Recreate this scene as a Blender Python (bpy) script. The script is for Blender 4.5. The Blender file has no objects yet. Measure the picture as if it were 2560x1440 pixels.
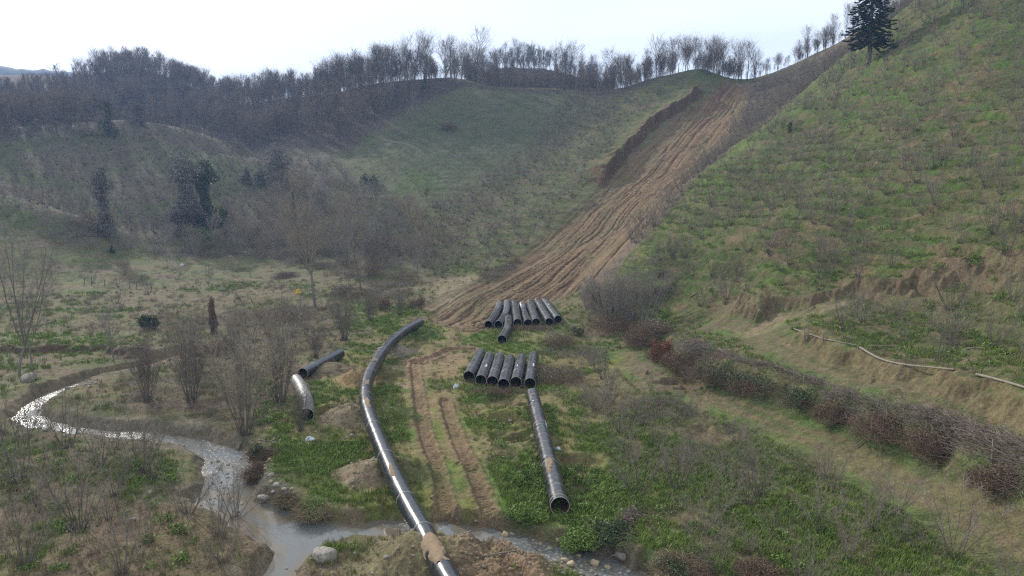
import bpy, math, random
import numpy as np
from mathutils import Vector, Matrix
R = math.radians
rng = np.random.default_rng(7)
random.seed(7)
sc = bpy.context.scene
COL = sc.collection

# ---------------------------------------------------------------- camera
CZ = 20.4                      # drone height above the valley floor
PITCH = R(8.3)
FPX = 1778.0                   # focal length in pixels of a 2560 px wide picture
cam_d = bpy.data.cameras.new('camera')
cam = bpy.data.objects.new('camera', cam_d)
COL.objects.link(cam)
cam.location = (0, 0, CZ)
cam.rotation_euler = (R(90) - PITCH, 0, 0)
cam_d.sensor_width = 36
cam_d.lens = 36 * FPX / 2560
cam_d.clip_start = 0.5
cam_d.clip_end = 9000
sc.camera = cam

# ---------------------------------------------------------------- sky and sun
SUN_AZ = R(-38)                # measured from +Y (straight ahead), minus = left
SUN_EL = R(29)
w = bpy.data.worlds.new('World'); sc.world = w; w.use_nodes = True
nt = w.node_tree; N = nt.nodes; L = nt.links
bg = N['Background']; bg.inputs['Strength'].default_value = 0.12
sky = N.new('ShaderNodeTexSky'); sky.sky_type = 'NISHITA'; sky.sun_disc = False
sky.sun_elevation = SUN_EL; sky.sun_rotation = SUN_AZ
sky.altitude = 300; sky.dust_density = 2.5; sky.air_density = 1.0
tc = N.new('ShaderNodeTexCoord'); mp = N.new('ShaderNodeMapping')
mp.inputs['Scale'].default_value = (1.0, 1.6, 5.0)
nz = N.new('ShaderNodeTexNoise'); nz.inputs['Scale'].default_value = 1.6; nz.inputs['Detail'].default_value = 6
nz.inputs['Roughness'].default_value = 0.55
rp = N.new('ShaderNodeMapRange'); rp.inputs[1].default_value = 0.30; rp.inputs[2].default_value = 0.68
rp.inputs[3].default_value = 0.62; rp.inputs[4].default_value = 0.97
mx = N.new('ShaderNodeMix'); mx.data_type = 'RGBA'
mx.inputs[7].default_value = (9.3, 9.8, 10.4, 1)          # thin bright cloud veil
L.new(tc.outputs['Generated'], mp.inputs['Vector']); L.new(mp.outputs[0], nz.inputs['Vector'])
L.new(nz.outputs['Fac'], rp.inputs[0]); L.new(rp.outputs[0], mx.inputs[0])
L.new(sky.outputs[0], mx.inputs[6]); L.new(mx.outputs[2], bg.inputs['Color'])
sd = bpy.data.lights.new('sun', 'SUN'); sun = bpy.data.objects.new('sun', sd); COL.objects.link(sun)
sd.energy = 4.4; sd.angle = R(1.5); sd.color = (1.0, 0.94, 0.85)
sv = Vector((math.sin(SUN_AZ) * math.cos(SUN_EL), math.cos(SUN_AZ) * math.cos(SUN_EL), math.sin(SUN_EL)))
sun.rotation_euler = sv.to_track_quat('Z', 'Y').to_euler()
sc.view_settings.view_transform = 'Standard'
sc.view_settings.look = 'None'
sc.view_settings.exposure = 0.22
sc.view_settings.gamma = 1.0
sc.cycles.use_denoising = False
sc.cycles.use_adaptive_sampling = False
sc.cycles.pixel_filter_type = 'BLACKMAN_HARRIS'
sc.cycles.filter_width = 1.25
sc.cycles.max_bounces = 5
sc.cycles.diffuse_bounces = 2
sc.cycles.volume_bounces = 0
sc.cycles.transparent_max_bounces = 8

# ---------------------------------------------------------------- helpers
def tag(o, label=None, cat=None, group=None, kind=None):
    if label: o['label'] = label
    if cat: o['category'] = cat
    if group: o['group'] = group
    if kind: o['kind'] = kind
    return o
def empty(name, loc, rz=0.0, scale=1.0):
    o = bpy.data.objects.new(name, None); COL.objects.link(o)
    o.location = loc; o.rotation_euler = (0, 0, rz); o.scale = (scale,) * 3
    o.empty_display_size = 0.3
    return o
def link(name, me, parent=None, loc=None):
    o = bpy.data.objects.new(name, me); COL.objects.link(o)
    if parent: o.parent = parent
    if loc is not None: o.location = loc
    return o
def mesh(name, V, Fq, mats=(), smooth=True):
    """numpy arrays -> mesh; Fq is a list of (faces array [n,k], material index)"""
    me = bpy.data.meshes.new(name)
    V = np.asarray(V, dtype=np.float32).reshape(-1, 3)
    me.vertices.add(len(V)); me.vertices.foreach_set('co', V.ravel())
    loops = []; starts = []; mi = []; s = 0
    for fa, m in Fq:
        fa = np.asarray(fa, dtype=np.int32)
        if len(fa) == 0: continue
        k = fa.shape[1]
        loops.append(fa.ravel()); starts.append(s + np.arange(len(fa)) * k); s += fa.size
        mi.append(np.full(len(fa), m))
    loops = np.concatenate(loops); starts = np.concatenate(starts); mi = np.concatenate(mi)
    me.loops.add(len(loops)); me.loops.foreach_set('vertex_index', loops.astype(np.int32))
    me.polygons.add(len(starts)); me.polygons.foreach_set('loop_start', starts.astype(np.int32))
    me.polygons.foreach_set('material_index', mi.astype(np.int32))
    me.polygons.foreach_set('use_smooth', np.full(len(starts), smooth))
    for m in mats: me.materials.append(m)
    me.update(calc_edges=True)
    return me

def _h(ix, iy, s):
    n = (ix.astype(np.int64) * 374761393 + iy.astype(np.int64) * 668265263 + s * 974634777) & 0xffffffff
    n = ((n ^ (n >> 13)) * 1274126177) & 0xffffffff
    return ((n ^ (n >> 16)) & 0xffff) / 65535.0
def vnoise(x, y, s=0):
    x = np.asarray(x, float); y = np.asarray(y, float)
    ix = np.floor(x); iy = np.floor(y); fx = x - ix; fy = y - iy
    fx = fx * fx * fx * (fx * (fx * 6 - 15) + 10); fy = fy * fy * fy * (fy * (fy * 6 - 15) + 10)
    ix = ix.astype(np.int64); iy = iy.astype(np.int64)
    a = _h(ix, iy, s); b = _h(ix + 1, iy, s); c = _h(ix, iy + 1, s); d = _h(ix + 1, iy + 1, s)
    return (a + (b - a) * fx + (c - a) * fy + (a - b - c + d) * fx * fy) * 2 - 1
def fbm(x, y, sc_=1.0, octv=4, s=0, gain=0.5):
    x = np.asarray(x, float) / sc_; y = np.asarray(y, float) / sc_
    t = 0; a = 1; tot = 0
    for i in range(octv):
        t = t + a * vnoise(x + 17.3 * i, y - 9.1 * i, s + i); tot += a
        x, y = 1.6 * x - 1.2 * y, 1.2 * x + 1.6 * y; a *= gain
    return t / tot
def sstep(e0, e1, x):
    t = np.clip((x - e0) / (e1 - e0), 0, 1); return t * t * (3 - 2 * t)

# ---------------------------------------------------------------- picture ray -> azimuth and slope
def ray(u, v):
    x = (np.asarray(u, float) - 1280) / FPX; y = (720 - np.asarray(v, float)) / FPX
    Y = math.cos(PITCH) + y * math.sin(PITCH); Z = -math.sin(PITCH) + y * math.cos(PITCH)
    return np.arctan2(x, Y), Z / np.hypot(x, Y)
def on_plane(u, v, z=0.0):
    a, t = ray(u, v); r = (z - CZ) / t
    return np.sin(a) * r, np.cos(a) * r

# ---------------------------------------------------------------- terrain: control points
CP = []
def P(u, v, r):                 # a point of the ground seen at (u,v), r metres away
    a, t = ray(u, v); CP.append((float(a), math.log(r), (CZ + float(t) * r) / r))
def G(u, r, z):                 # a point of the ground on the bearing of column u
    a, t = ray(u, 460); CP.append((float(a), math.log(r), z / r))
for u in (-1500, -500, 100, 500, 900, 1280, 1500):
    for r in (14, 25, 38, 50, 65, 85): G(u, r, 0.0)
for u in (1800, 2150, 2560, 3200):
    for r in (14, 22, 32): G(u, r, 0.2)
for u in (-500, 100, 500, 900, 1200): G(u, 110, 0.2)
for u in (100, 400, 700, 1000): G(u, 140, 1.0)
for u in (100, 400, 700): G(u, 172, 1.6)
for t in [
    # left bank hill with hazels
    (0,600,192),(300,600,205),(600,598,210),(850,600,188),(300,500,240),(300,400,276),(320,300,312),(500,400,270),(480,330,312),
    (100,400,270),(150,330,300),(0,480,236),(0,370,282),(-300,560,200),(-300,400,270),(-300,300,330),(-900,400,250),(-900,200,330),
    (620,440,262),(600,385,300),(620,340,330),
    # forested hill at left
    (350,225,430),(350,178,490),(200,215,470),(100,238,480),(0,300,390),(0,242,470),(-300,230,430),(470,222,470),(470,290,400),(530,252,440),
    (640,258,410),(760,244,385),(800,238,375),
    (760,330,310),(760,280,345),(860,380,272),(900,290,300),(900,218,350),(1000,206,330),(1000,260,305),(1150,200,318),
    # bowl
    (1000,480,214),(900,470,228),(1000,380,250),(1100,350,262),(1100,280,288),(1230,216,322),(1250,300,276),(1350,222,330),
    (1000,560,188),(1000,640,163),(1200,420,235),(1200,520,195),(1100,600,170),(1450,232,330),
    # spur to the left of the track
    (1200,680,138),(1150,700,132),(1300,610,158),(1400,520,182),(1350,460,210),(1470,440,205),(1400,320,262),(1500,370,232),(1560,320,248),(1540,240,310),(1620,270,262),(1650,200,300),
    (1700,185,288),(1750,172,288),(1790,185,288),
    # track
    (1150,795,106),(1230,745,117),(1300,690,131),(1400,620,152),(1500,540,174),(1600,440,200),(1700,330,232),(1760,270,256),(1830,206,284),
    (1250,800,104),(1400,770,110),
    (1430,690,128),(1560,560,160),(1680,445,188),(1800,325,222),(1860,250,262),
    # purple flank
    (1900,196,292),(2000,152,292),(2080,118,282),(2150,72,270),(2240,22,262),(2330,-30,262),(1800,400,192),(1900,300,222),(2000,210,245),(2100,130,250),
    (1620,560,136),
    # green hillside
    (1580,640,118),(1500,740,108),(1640,590,122),(1750,440,150),(1900,325,174),(2060,184,206),(2230,52,232),(2400,-50,245),
    (1700,760,104),(1650,680,112),(1780,640,108),(2000,600,100),(2000,450,127),(2000,350,152),(1850,720,98),(1850,540,122),
    (2200,600,95),(2200,400,122),(2200,250,152),(2200,130,182),(2450,600,88),(2450,400,111),(2450,200,138),(2450,50,160),(2450,-100,190),
    (2800,500,84),(2800,300,112),(2800,50,150),(2800,-200,200),(3400,500,80),(3400,0,150),(4200,500,70),(4200,0,120),
    # terraces at right
    (1850,765,91),(2000,735,91),(2200,700,88),(2560,650,82),(2800,640,76),
    (2400,750,80),(2250,850,72.5),(2450,880,66.5),(2700,850,66),(2050,800,80),
    (1900,822,84.5),(2000,900,69.5),(2250,1000,57),(2560,1110,47.6),(2900,1250,40),(1800,790,92),
    (1700,880,82),(1500,880,86),(2000,1060,58.5),(2300,1190,48.4),(2560,1330,40.5),(2000,1300,42),(1700,1100,55)]:
    P(*t)
# hidden ground behind the skylines
for t in [(100,560,88),(350,560,78),(500,560,66),(650,560,62),(850,500,48),(1000,440,42),(1100,385,48),(1200,382,58),(1320,385,58),(1450,400,52),(1200,620,60),(1350,620,62),(1500,620,50),(1250,520,80),(1400,520,76),
          (1600,360,40),(1750,340,34),(1830,330,48),(1950,350,60),(2100,350,72),(2300,350,88),(2600,330,90),(3200,300,90),(-400,560,80),(-1200,500,60),
          (320,345,44),(-1200,900,60),(500,900,50),(1200,900,45),(2000,900,60),(3000,900,80),(-1200,1600,60),(200,1600,80),(1200,1600,60),(2600,1600,80),
          (-1200,2600,60),(1200,2600,60),(2600,2600,60)]:
    G(*t)
# wooded hill behind the middle ridge
for t in [(1200,190,450),(1260,176,455),(1330,178,455),(1400,184,455),(1480,212,450)]: P(*t)
CP = np.array(CP)
def tps_fit(X, y, lam=1e-4):
    n = len(X); d = np.linalg.norm(X[:, None] - X[None], axis=2)
    K = np.where(d > 0, d * d * np.log(d + 1e-12), 0) + lam * np.eye(n)
    Pm = np.c_[np.ones(n), X]
    A = np.block([[K, Pm], [Pm.T, np.zeros((3, 3))]])
    return np.linalg.solve(A, np.r_[y, 0, 0, 0])
def tps_eval(X, c, Q):
    out = np.zeros(len(Q))
    for i in range(0, len(Q), 20000):
        q = Q[i:i + 20000]; d = np.sqrt(((q[:, None] - X[None]) ** 2).sum(2))
        K = np.where(d > 0, d * d * np.log(d + 1e-12), 0)
        out[i:i + 20000] = K @ c[:-3] + c[-3] + q @ c[-2:]
    return out
_XC = CP[:, :2].copy()
_c = tps_fit(_XC, CP[:, 2], 2e-4)

class Raster:                   # a height raster over (azimuth, log range)
    def __init__(s, az, lr, Z): s.az = az; s.lr = lr; s.Z = Z
    def at(s, x, y):
        a = np.arctan2(x, y); l = np.log(np.maximum(np.hypot(x, y), 1e-3))
        i = np.clip(np.interp(a, s.az, np.arange(len(s.az))), 0, len(s.az) - 1.001)
        j = np.clip(np.interp(l, s.lr, np.arange(len(s.lr))), 0, len(s.lr) - 1.001)
        i0 = i.astype(int); j0 = j.astype(int); fi = i - i0; fj = j - j0
        Z = s.Z
        return (Z[i0, j0] * (1 - fi) * (1 - fj) + Z[i0 + 1, j0] * fi * (1 - fj) + Z[i0, j0 + 1] * (1 - fi) * fj + Z[i0 + 1, j0 + 1] * fi * fj)
    def hit(s, u, v, dz=0.0):   # first ground point on a picture ray
        a, t = ray(u, v); a = float(a); t = float(t)
        i = np.clip(np.interp(a, s.az, np.arange(len(s.az))), 0, len(s.az) - 1.001); i0 = int(i); f = i - i0
        col = s.Z[i0] * (1 - f) + s.Z[i0 + 1] * f + dz
        r = np.exp(s.lr); e = (col - CZ) / r - t
        k = np.argmax(e >= 0)
        if e[k] < 0: k = int(np.argmax(e)); rr = r[k]
        elif k == 0: rr = r[0]
        else: q = -e[k - 1] / (e[k] - e[k - 1]); rr = r[k - 1] + q * (r[k] - r[k - 1])
        return math.sin(a) * rr, math.cos(a) * rr, CZ + t * rr
def axis_az(n_in, n_out):
    a = np.linspace(-R(41), R(41), n_in)
    b = R(41) + (np.linspace(0, 1, n_out + 1)[1:] ** 1.6) * R(45)
    return np.r_[-b[::-1], a, b]
_a = axis_az(260, 30); _l = np.linspace(math.log(12), math.log(3000), 420)
_A, _Lr = np.meshgrid(_a, _l, indexing='ij')
_g = tps_eval(_XC, _c, np.c_[_A.ravel(), _Lr.ravel()]).reshape(_A.shape)
_Z = _g * np.exp(_Lr)
_Z = np.maximum(_Z, -0.25 + 0.1 * np.sin(_A * 9))
BASE = Raster(_a, _l, _Z)
def px(pts, plane=None):        # picture polyline -> ground polyline (x,y)
    out = []
    for u, v in pts:
        if plane is None: x, y, z = BASE.hit(u, v)
        else: x, y = on_plane(u, v, plane)
        out.append((float(x), float(y)))
    return np.array(out)
def seg_dist(x, y, pl, closed=False):
    """distance to a polyline, signed (left of its direction = +), and the position along it"""
    best = np.full(x.shape, 1e9); sgn = np.zeros(x.shape); al = np.zeros(x.shape); acc = 0.0
    n = len(pl)
    for k in range(n if closed else n - 1):
        a = pl[k]; b = pl[(k + 1) % n]; d = b - a; ln = math.hypot(*d) + 1e-9
        t = np.clip(((x - a[0]) * d[0] + (y - a[1]) * d[1]) / ln ** 2, 0, 1)
        dx = x - a[0] - t * d[0]; dy = y - a[1] - t * d[1]; dd = dx * dx + dy * dy
        m = dd < best
        best = np.where(m, dd, best); sgn = np.where(m, np.sign(d[0] * dy - d[1] * dx), sgn); al = np.where(m, acc + t * ln, al)
        acc += ln
    return np.sqrt(best), sgn, al
def seg_near(x, y, pl, pad=12, closed=False):
    D = np.full(x.shape, 99.0); S = np.zeros(x.shape); A = np.zeros(x.shape)
    m = (x > pl[:, 0].min() - pad) & (x < pl[:, 0].max() + pad) & (y > pl[:, 1].min() - pad) & (y < pl[:, 1].max() + pad)
    D[m], S[m], A[m] = seg_dist(x[m], y[m], pl, closed); return D, S, A
def inside(x, y, pl):
    c = np.zeros(x.shape, bool); n = len(pl)
    for k in range(n):
        x0, y0 = pl[k]; x1, y1 = pl[(k + 1) % n]
        m = ((y0 > y) != (y1 > y)) & (x < (x1 - x0) * (y - y0) / (y1 - y0 + 1e-12) + x0)
        c ^= m
    return c
def poly_mask(x, y, pl, soft=1.0, pad=None):
    """1 inside a ground polygon, 0 outside, soft edge"""
    out = np.zeros(x.shape); p = soft * 1.5
    m = (x > pl[:, 0].min() - p) & (x < pl[:, 0].max() + p) & (y > pl[:, 1].min() - p) & (y < pl[:, 1].max() + p)
    if not m.any(): return out
    xs = x[m]; ys = y[m]
    d, _, _ = seg_dist(xs, ys, pl, True); s = np.where(inside(xs, ys, pl), d, -d)
    out[m] = sstep(-soft, soft, s); return out
def line_mask(x, y, pl, wd, soft):
    out = np.zeros(x.shape); p = wd + soft + 1
    m = (x > pl[:, 0].min() - p) & (x < pl[:, 0].max() + p) & (y > pl[:, 1].min() - p) & (y < pl[:, 1].max() + p)
    if not m.any(): return out
    d, _, _ = seg_dist(x[m], y[m], pl); out[m] = 1 - sstep(wd, wd + soft, d); return out
# ---------------------------------------------------------------- terrain: features carved into the base
WZ = -0.85                                            # water level
STREAM = px([(470,893),(400,915),(330,930),(230,950),(140,985),(85,1015),(62,1045),(110,1070),(190,1080),(330,1093),(480,1108),(560,1140),(565,1200),(570,1262),(640,1290),(720,1330)], WZ)
STREAM_W = 1.15
POOL = px([(480,1262),(500,1245),(560,1238),(610,1245),(640,1275),(680,1300),(720,1297),(800,1300),(870,1315),(960,1320),(1000,1330),(960,1342),(900,1348),(850,1362),(790,1385),(745,1425),(720,1470),(640,1470),(690,1400),(690,1370),(640,1340),(600,1300),(540,1285)], WZ)
RUN = px([(940,1331),(1000,1330),(1090,1332),(1180,1342),(1270,1352),(1330,1376),(1390,1392),(1450,1405),(1500,1425),(1560,1460),(1600,1490)], WZ)
RIFFLE = px([(500,1115),(560,1120),(600,1160),(590,1210),(600,1250),(560,1262),(540,1230),(520,1170)], WZ)
SCARP = px([(1500,470),(1524,440),(1560,395),(1608,345),(1652,305),(1698,280),(1748,246),(1778,224)])
TRACKL = px([(1190,800),(1270,745),(1360,690),(1450,625),(1540,540),(1620,455),(1700,370),(1760,300),(1800,250),(1832,208)])
TRACK = px([(1060,765),(1120,735),(1170,712),(1250,690),(1330,620),(1390,575),(1475,500),(1520,450),(1575,395),(1636,335),(1700,292),(1762,252),(1805,207),(1830,203),(1866,212),(1868,250),(1848,300),(1803,360),(1738,430),(1660,510),(1590,590),(1510,670),(1440,725),(1340,770),(1240,815),(1180,832),(1120,812),(1080,792)])
YSCARP = px([(1960,845),(2030,880),(2090,912),(2150,938),(2250,968),(2350,998),(2450,1028),(2560,1060),(2700,1110)])
HEDGE = px([(1600,830),(1680,878),(1760,925),(1850,960),(1950,985),(2060,1010),(2200,1075),(2330,1125),(2460,1185),(2600,1250)])
UCUT = px([(2700,640),(2560,690),(2450,712),(2330,722),(2200,742),(2080,752),(1990,768),(1930,785),(1860,785),(1800,775)])
LBANK = px([(690,850),(600,862),(520,880),(430,896),(330,888),(230,880),(130,878),(20,885),(-150,880)])
ROAD_UP = px([(2700,1160),(2560,1108),(2400,1050),(2250,1000),(2120,950),(2000,900),(1930,865),(1900,835),(1840,815),(1790,815)])
ROAD_UP2 = px([(1900,835),(1935,812),(2000,790),(2080,775)])
ROAD_LO = px([(1560,885),(1620,935),(1700,968),(1800,1003),(1920,1040),(2050,1095),(2180,1165),(2330,1235),(2450,1290),(2560,1340),(2700,1410)])
RUT_L = px([(1035,905),(1040,960),(1050,1040),(1062,1090),(1085,1150),(1100,1210),(1112,1270),(1125,1325)])
RUT_R = px([(1110,1000),(1125,1050),(1150,1120),(1180,1180),(1200,1230),(1218,1275),(1240,1325)])
RUT_2 = px([(1050,905),(1090,890),(1130,870),(1180,872)])
RUT_3 = px([(1190,1345),(1230,1385),(1280,1440),(1330,1500)])
PITS = [(1262,1048,1.7,.9),(1290,1095,1.3,.6),(1250,1000,1.8,.5),(1265,1145,1.3,.5),(1440,1160,1.5,.5),(1440,1215,1.6,.6),(830,1030,1.5,.7),
        (1700,955,2,.4),(1560,1000,2,.4),(560,1000,2,.3),(1760,1090,2,.4),(1740,935,3,.4)]
MOUNDS = [(880,1045,2.6,1.2,'brown gravel'),(985,1040,2.4,1.0,'grassy'),(900,950,2.2,1.2,'bare'),(965,935,2.4,1.0,'grassy'),
          (985,880,2.5,1.0,'pebbly'),(1045,835,3.0,1.1,'green'),(930,1190,2.4,1.0,'stony'),(1020,1185,2.0,.9,'dark'),(1085,1400,2.6,1.0,'soil'),(1010,1400,2.6,.8,'x'),
          (810,925,3.2,.9,'x')]
SOIL_HEAP = px([(1150,1345),(1200,1350),(1290,1372),(1350,1400),(1390,1470),(1150,1470),(1130,1400)])
_xyz = lambda u, v: BASE.hit(u, v)

def detail(x, y, z0):
    r = np.hypot(x, y)
    z = z0.copy()
    near = r < 130
    # --- streams and pool
    wx = x + 0.45 * fbm(x, y, 1.6, 3, 40); wy = y + 0.45 * fbm(x, y, 1.6, 3, 41)
    def cut(mask_d, depth, wd, bank):
        return depth
    for pl, wd, bank in ((STREAM, 1.1, 1.3), (RUN, 1.05, 0.9)):
        p = 8
        m = (x > pl[:, 0].min() - p) & (x < pl[:, 0].max() + p) & (y > pl[:, 1].min() - p) & (y < pl[:, 1].max() + p)
        d, _, al = seg_dist(wx[m], wy[m], pl)
        ww = wd * (1 + 0.25 * np.sin(al * 0.5))
        if pl is STREAM: ww = ww * (1 + 0.30 * sstep(60, 50, y[m]) * (x[m] > -26)) * (1 - 0.45 * sstep(60, 80, y[m])) * (1 - .28 * (x[m] < -22))
        t = sstep(ww, ww + bank, d)
        bed = WZ - 0.22 + 0.10 * fbm(x[m], y[m], 0.5, 3, 9)
        z[m] = bed * (1 - t) + z[m] * t
    m = (x > POOL[:, 0].min() - 4) & (x < POOL[:, 0].max() + 4) & (y > POOL[:, 1].min() - 4) & (y < POOL[:, 1].max() + 4)
    d, _, _ = seg_dist(wx[m], wy[m], POOL, True); s = np.where(inside(wx[m], wy[m], POOL), -d, d)
    t = sstep(-0.05, 0.75, s); bed = WZ - 0.05 - 0.35 * sstep(0, 1.2, -s)
    z[m] = bed * (1 - t) + z[m] * t
    # --- banks: a step up on one side that dies out uphill
    def bank(pl, h, wdt, fade, side, rough=0.5, sd_=0):
        nonlocal z
        p = fade * 2.5
        m = (x > pl[:, 0].min() - p) & (x < pl[:, 0].max() + p) & (y > pl[:, 1].min() - p) & (y < pl[:, 1].max() + p)
        X = x[m] + rough * fbm(x[m], y[m], 2.2, 4, 50 + sd_); Y = y[m] + rough * fbm(x[m], y[m], 2.2, 4, 60 + sd_)
        d, s, al = seg_dist(X, Y, pl); ln = np.hypot(*(np.diff(pl, axis=0).T)).sum()
        d = d * s * side
        e = sstep(0, ln * 0.12, al) * sstep(ln, ln * 0.88, al)
        hh = h * (1 + 0.25 * fbm(X, Y, 5, 2, 70 + sd_))
        z[m] += hh * e * sstep(-wdt * .5, wdt * .5, d) * np.exp(-np.maximum(d, 0) / fade)
    bank(SCARP, 4.2, 1.7, 8, 1, 1.5, 1)
    bank(YSCARP, 1.35, 1.8, 5, 1, 1.5, 2)
    bank(HEDGE, 1.6, 2.2, 4, 1, 1.2, 3)
    bank(UCUT, 1.6, 2.0, 5, -1, 2.2, 4)
    bank(LBANK, .9, 1.3, 9, -1, 2.0, 5)
    # --- track: long gouges running down the slope
    p = 20
    m = (x > TRACK[:, 0].min() - p) & (x < TRACK[:, 0].max() + p) & (y > TRACK[:, 1].min() - p) & (y < TRACK[:, 1].max() + p)
    xm = x[m]; ym = y[m]
    tm = poly_mask(xm + fbm(xm, ym, 5, 3, 80), ym + fbm(xm, ym, 5, 3, 81), TRACK, 1.6)
    d, s, al = seg_dist(xm, ym, TRACKL); c = d * s + 1.1 * fbm(al, al * 0, 22, 2, 82) + 0.45 * fbm(al, d * s, 7, 3, 86)
    g = 0.14 * vnoise(c * .9, al / 30, 83) + 0.13 * vnoise(c * 2.1, al / 22, 84) + 0.06 * vnoise(c * 4.2, al / 14, 85) + .07 * fbm(xm, ym, 1.2, 3, 88)
    for o_, w__ in ((-3.2, .16), (-1.3, .2), (.6, .2), (1.3, .16), (2.6, .2), (3.3, .16), (4.6, .18), (-5.0, .16)): g -= .26 * np.exp(-((c - o_ - .8 * fbm(al + 50 * o_, al * 0, 30, 2, 89)) / w__) ** 2) * (.4 + .9 * np.clip(vnoise(al / 18, al * 0 + o_ * 3, 90) + .5, 0, 1))
    g -= 0.30 * np.exp(-(vnoise(c * 0.45, al / 34, 87) / .07) ** 2)
    z[m] += tm * (-0.5 + 1.0 * g)
    # --- ruts in the meadow
    for pl, wd, dep, fr in ((RUT_L, .38, .24, 1), (RUT_R, .38, .22, 1), (RUT_2, .6, .2, .6), (RUT_3, .45, .25, 1)):
        p = 4
        m = (x > pl[:, 0].min() - p) & (x < pl[:, 0].max() + p) & (y > pl[:, 1].min() - p) & (y < pl[:, 1].max() + p)
        xm = x[m] + .12 * fbm(x[m], y[m], .8, 3, 90); d, s, al = seg_dist(xm, y[m], pl)
        cross = sstep(wd + .15, wd - .1, d)
        z[m] += -dep * cross + .13 * np.exp(-((d - wd - .3) / .22) ** 2) * (1 + 1.2 * fbm(x[m], y[m], .5, 3, 91)) + .05 * cross * np.sin(al * 2 * math.pi / .36)
    m = (y < 64) & (y > 32) & (x > -12) & (x < 6)
    z[m] += poly_mask(x[m], y[m], SOIL_HEAP, .8) * (.25 + .45 * fbm(x[m], y[m], 1.3, 5, 95, .6))
    for u, v, rad, dep in PITS:
        cx, cy, _ = BASE.hit(u, v); m = (abs(x - cx) < rad * 3) & (abs(y - cy) < rad * 3)
        rr = np.hypot(x[m] - cx, y[m] - cy) / rad * (1 + .8 * fbm(x[m], y[m], 1.6, 3, 96))
        z[m] -= dep * sstep(1.2, .5, rr); z[m] += .25 * dep * np.exp(-((rr - 1.35) / .3) ** 2)
    for u, v, rad, hh, _k in MOUNDS:
        cx, cy, _ = BASE.hit(u, v); m = (abs(x - cx) < rad * 3) & (abs(y - cy) < rad * 3)
        rr = np.hypot(x[m] - cx, y[m] - cy) / rad * (1 + .35 * fbm(x[m], y[m], 1.5, 4, 97))
        z[m] += hh * sstep(1.25, .05, rr)
    for u, v, rx, ry, hh in ((60,545,24,10,4.0),(180,590,10,6,2.0),(580,716,3,2,.6),(700,716,4,1.5,.6),(640,745,4,2,.4),(240,690,4,3,.4),(850,735,5,3,.7)):
        cx, cy, _ = BASE.hit(u, v); z += hh * np.exp(-((x - cx) / rx) ** 2 - ((y - cy) / ry) ** 2)
    # --- general unevenness, growing with the slope; trampled terraces on the hazel slopes
    hill = sstep(3.0, 9.0, z0)
    wet = sstep(WZ + .15, WZ + .6, z)
    tr = sstep(-.2, .2, poly_mask(x, y, TRACK, 3.0)) * 0
    q = z0 / 1.55 + 0.55 * fbm(x, y, 9, 3, 100) + .2 * fbm(x, y, 2.5, 2, 101)
    fq = q - np.floor(q)
    terr = (sstep(0.0, .32, fq) - fq) * (0.62 + .4 * fbm(x, y, 7, 2, 102))
    z += hill * terr * (1 - poly_mask(x, y, TRACK, 2.0)) * (1 - .8 * sstep(170, 250, r)) * (1 - .65 * sstep(20, -60, x)) * (1 + .3 * sstep(15, 50, x))
    z += wet * (0.10 * fbm(x, y, 1.1, 4, 110) + .22 * fbm(x, y, 6, 3, 111)) + hill * .5 * fbm(x, y, 14, 4, 112)
    z += sstep(260, 420, r) * 4.0 * fbm(x, y, 60, 4, 113)
    return z
FAST = bool(__import__('os').environ.get('QUICK'))
NA, NR = (900, 800) if FAST else (1350, 1150)
AZ = axis_az(NA, 60)
_q = np.linspace(0, 1, NR)
LR = np.log(14) + (math.log(3000) - math.log(14)) * _q
# denser rows between 30 and 330 m
LR = np.interp(_q, [0, .04, .30, .55, .90, 1.0], np.log([14, 32, 60, 110, 340, 3000]))
A2, L2 = np.meshgrid(AZ, LR, indexing='ij'); RR = np.exp(L2); X2 = np.sin(A2) * RR; Y2 = np.cos(A2) * RR
X1 = X2.ravel(); Y1 = Y2.ravel()
Z1 = detail(X1, Y1, BASE.at(X1, Y1)); Z2 = Z1.reshape(X2.shape)
TER = Raster(AZ, LR, Z2)
_S = np.stack([X2, Y2, Z2], -1)
_du = np.gradient(_S, axis=0); _dv = np.gradient(_S, axis=1)
NRM = np.cross(_du, _dv); NRM /= np.linalg.norm(NRM, axis=2, keepdims=True) + 1e-12; NRM *= np.sign(NRM[..., 2:3])
SLOPE = 1 - NRM[..., 2].ravel()

# ---------------------------------------------------------------- ground colour (what grows and lies there)
def C(r, g, b): return np.array([r, g, b])
GRASS = C(.082,.098,.036); BRIGHT = C(.080,.132,.028); OLIVE = C(.112,.103,.050); STRAW = C(.20,.165,.10)
SOIL = C(.205,.15,.09); DSOIL = C(.12,.083,.052); LITTER = C(.125,.095,.07); PURP = C(.105,.083,.075); YSOIL = C(.135,.108,.058)
FOREST = C(.075,.06,.052); GRAVEL = C(.27,.25,.22); MUD = C(.17,.118,.072)
x, y, z, r = X1, Y1, Z1, RR.ravel()
wu = x + 2.2 * fbm(x, y, 7, 4, 200); wv = y + 2.2 * fbm(x, y, 7, 4, 201)
def mixc(c, col, m): return c + (col - c) * np.clip(m, 0, 1)[:, None]
n_big = fbm(x, y, 9, 4, 210); n_mid = fbm(x, y, 2.2, 4, 211); n_sm = fbm(x, y, .7, 4, 212); n_h = fbm(x, y, 30, 3, 213)
c = np.tile(OLIVE, (len(x), 1))
c = mixc(c, GRASS, sstep(-.25, .25, n_mid + .5 * n_big))
c = mixc(c, LITTER, sstep(.0, .35, fbm(x, y, 4, 4, 214) + .25 * n_sm) * .75)
def zone(pts, soft, plane=None): return poly_mask(wu, wv, px(pts, plane), soft)
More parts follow.
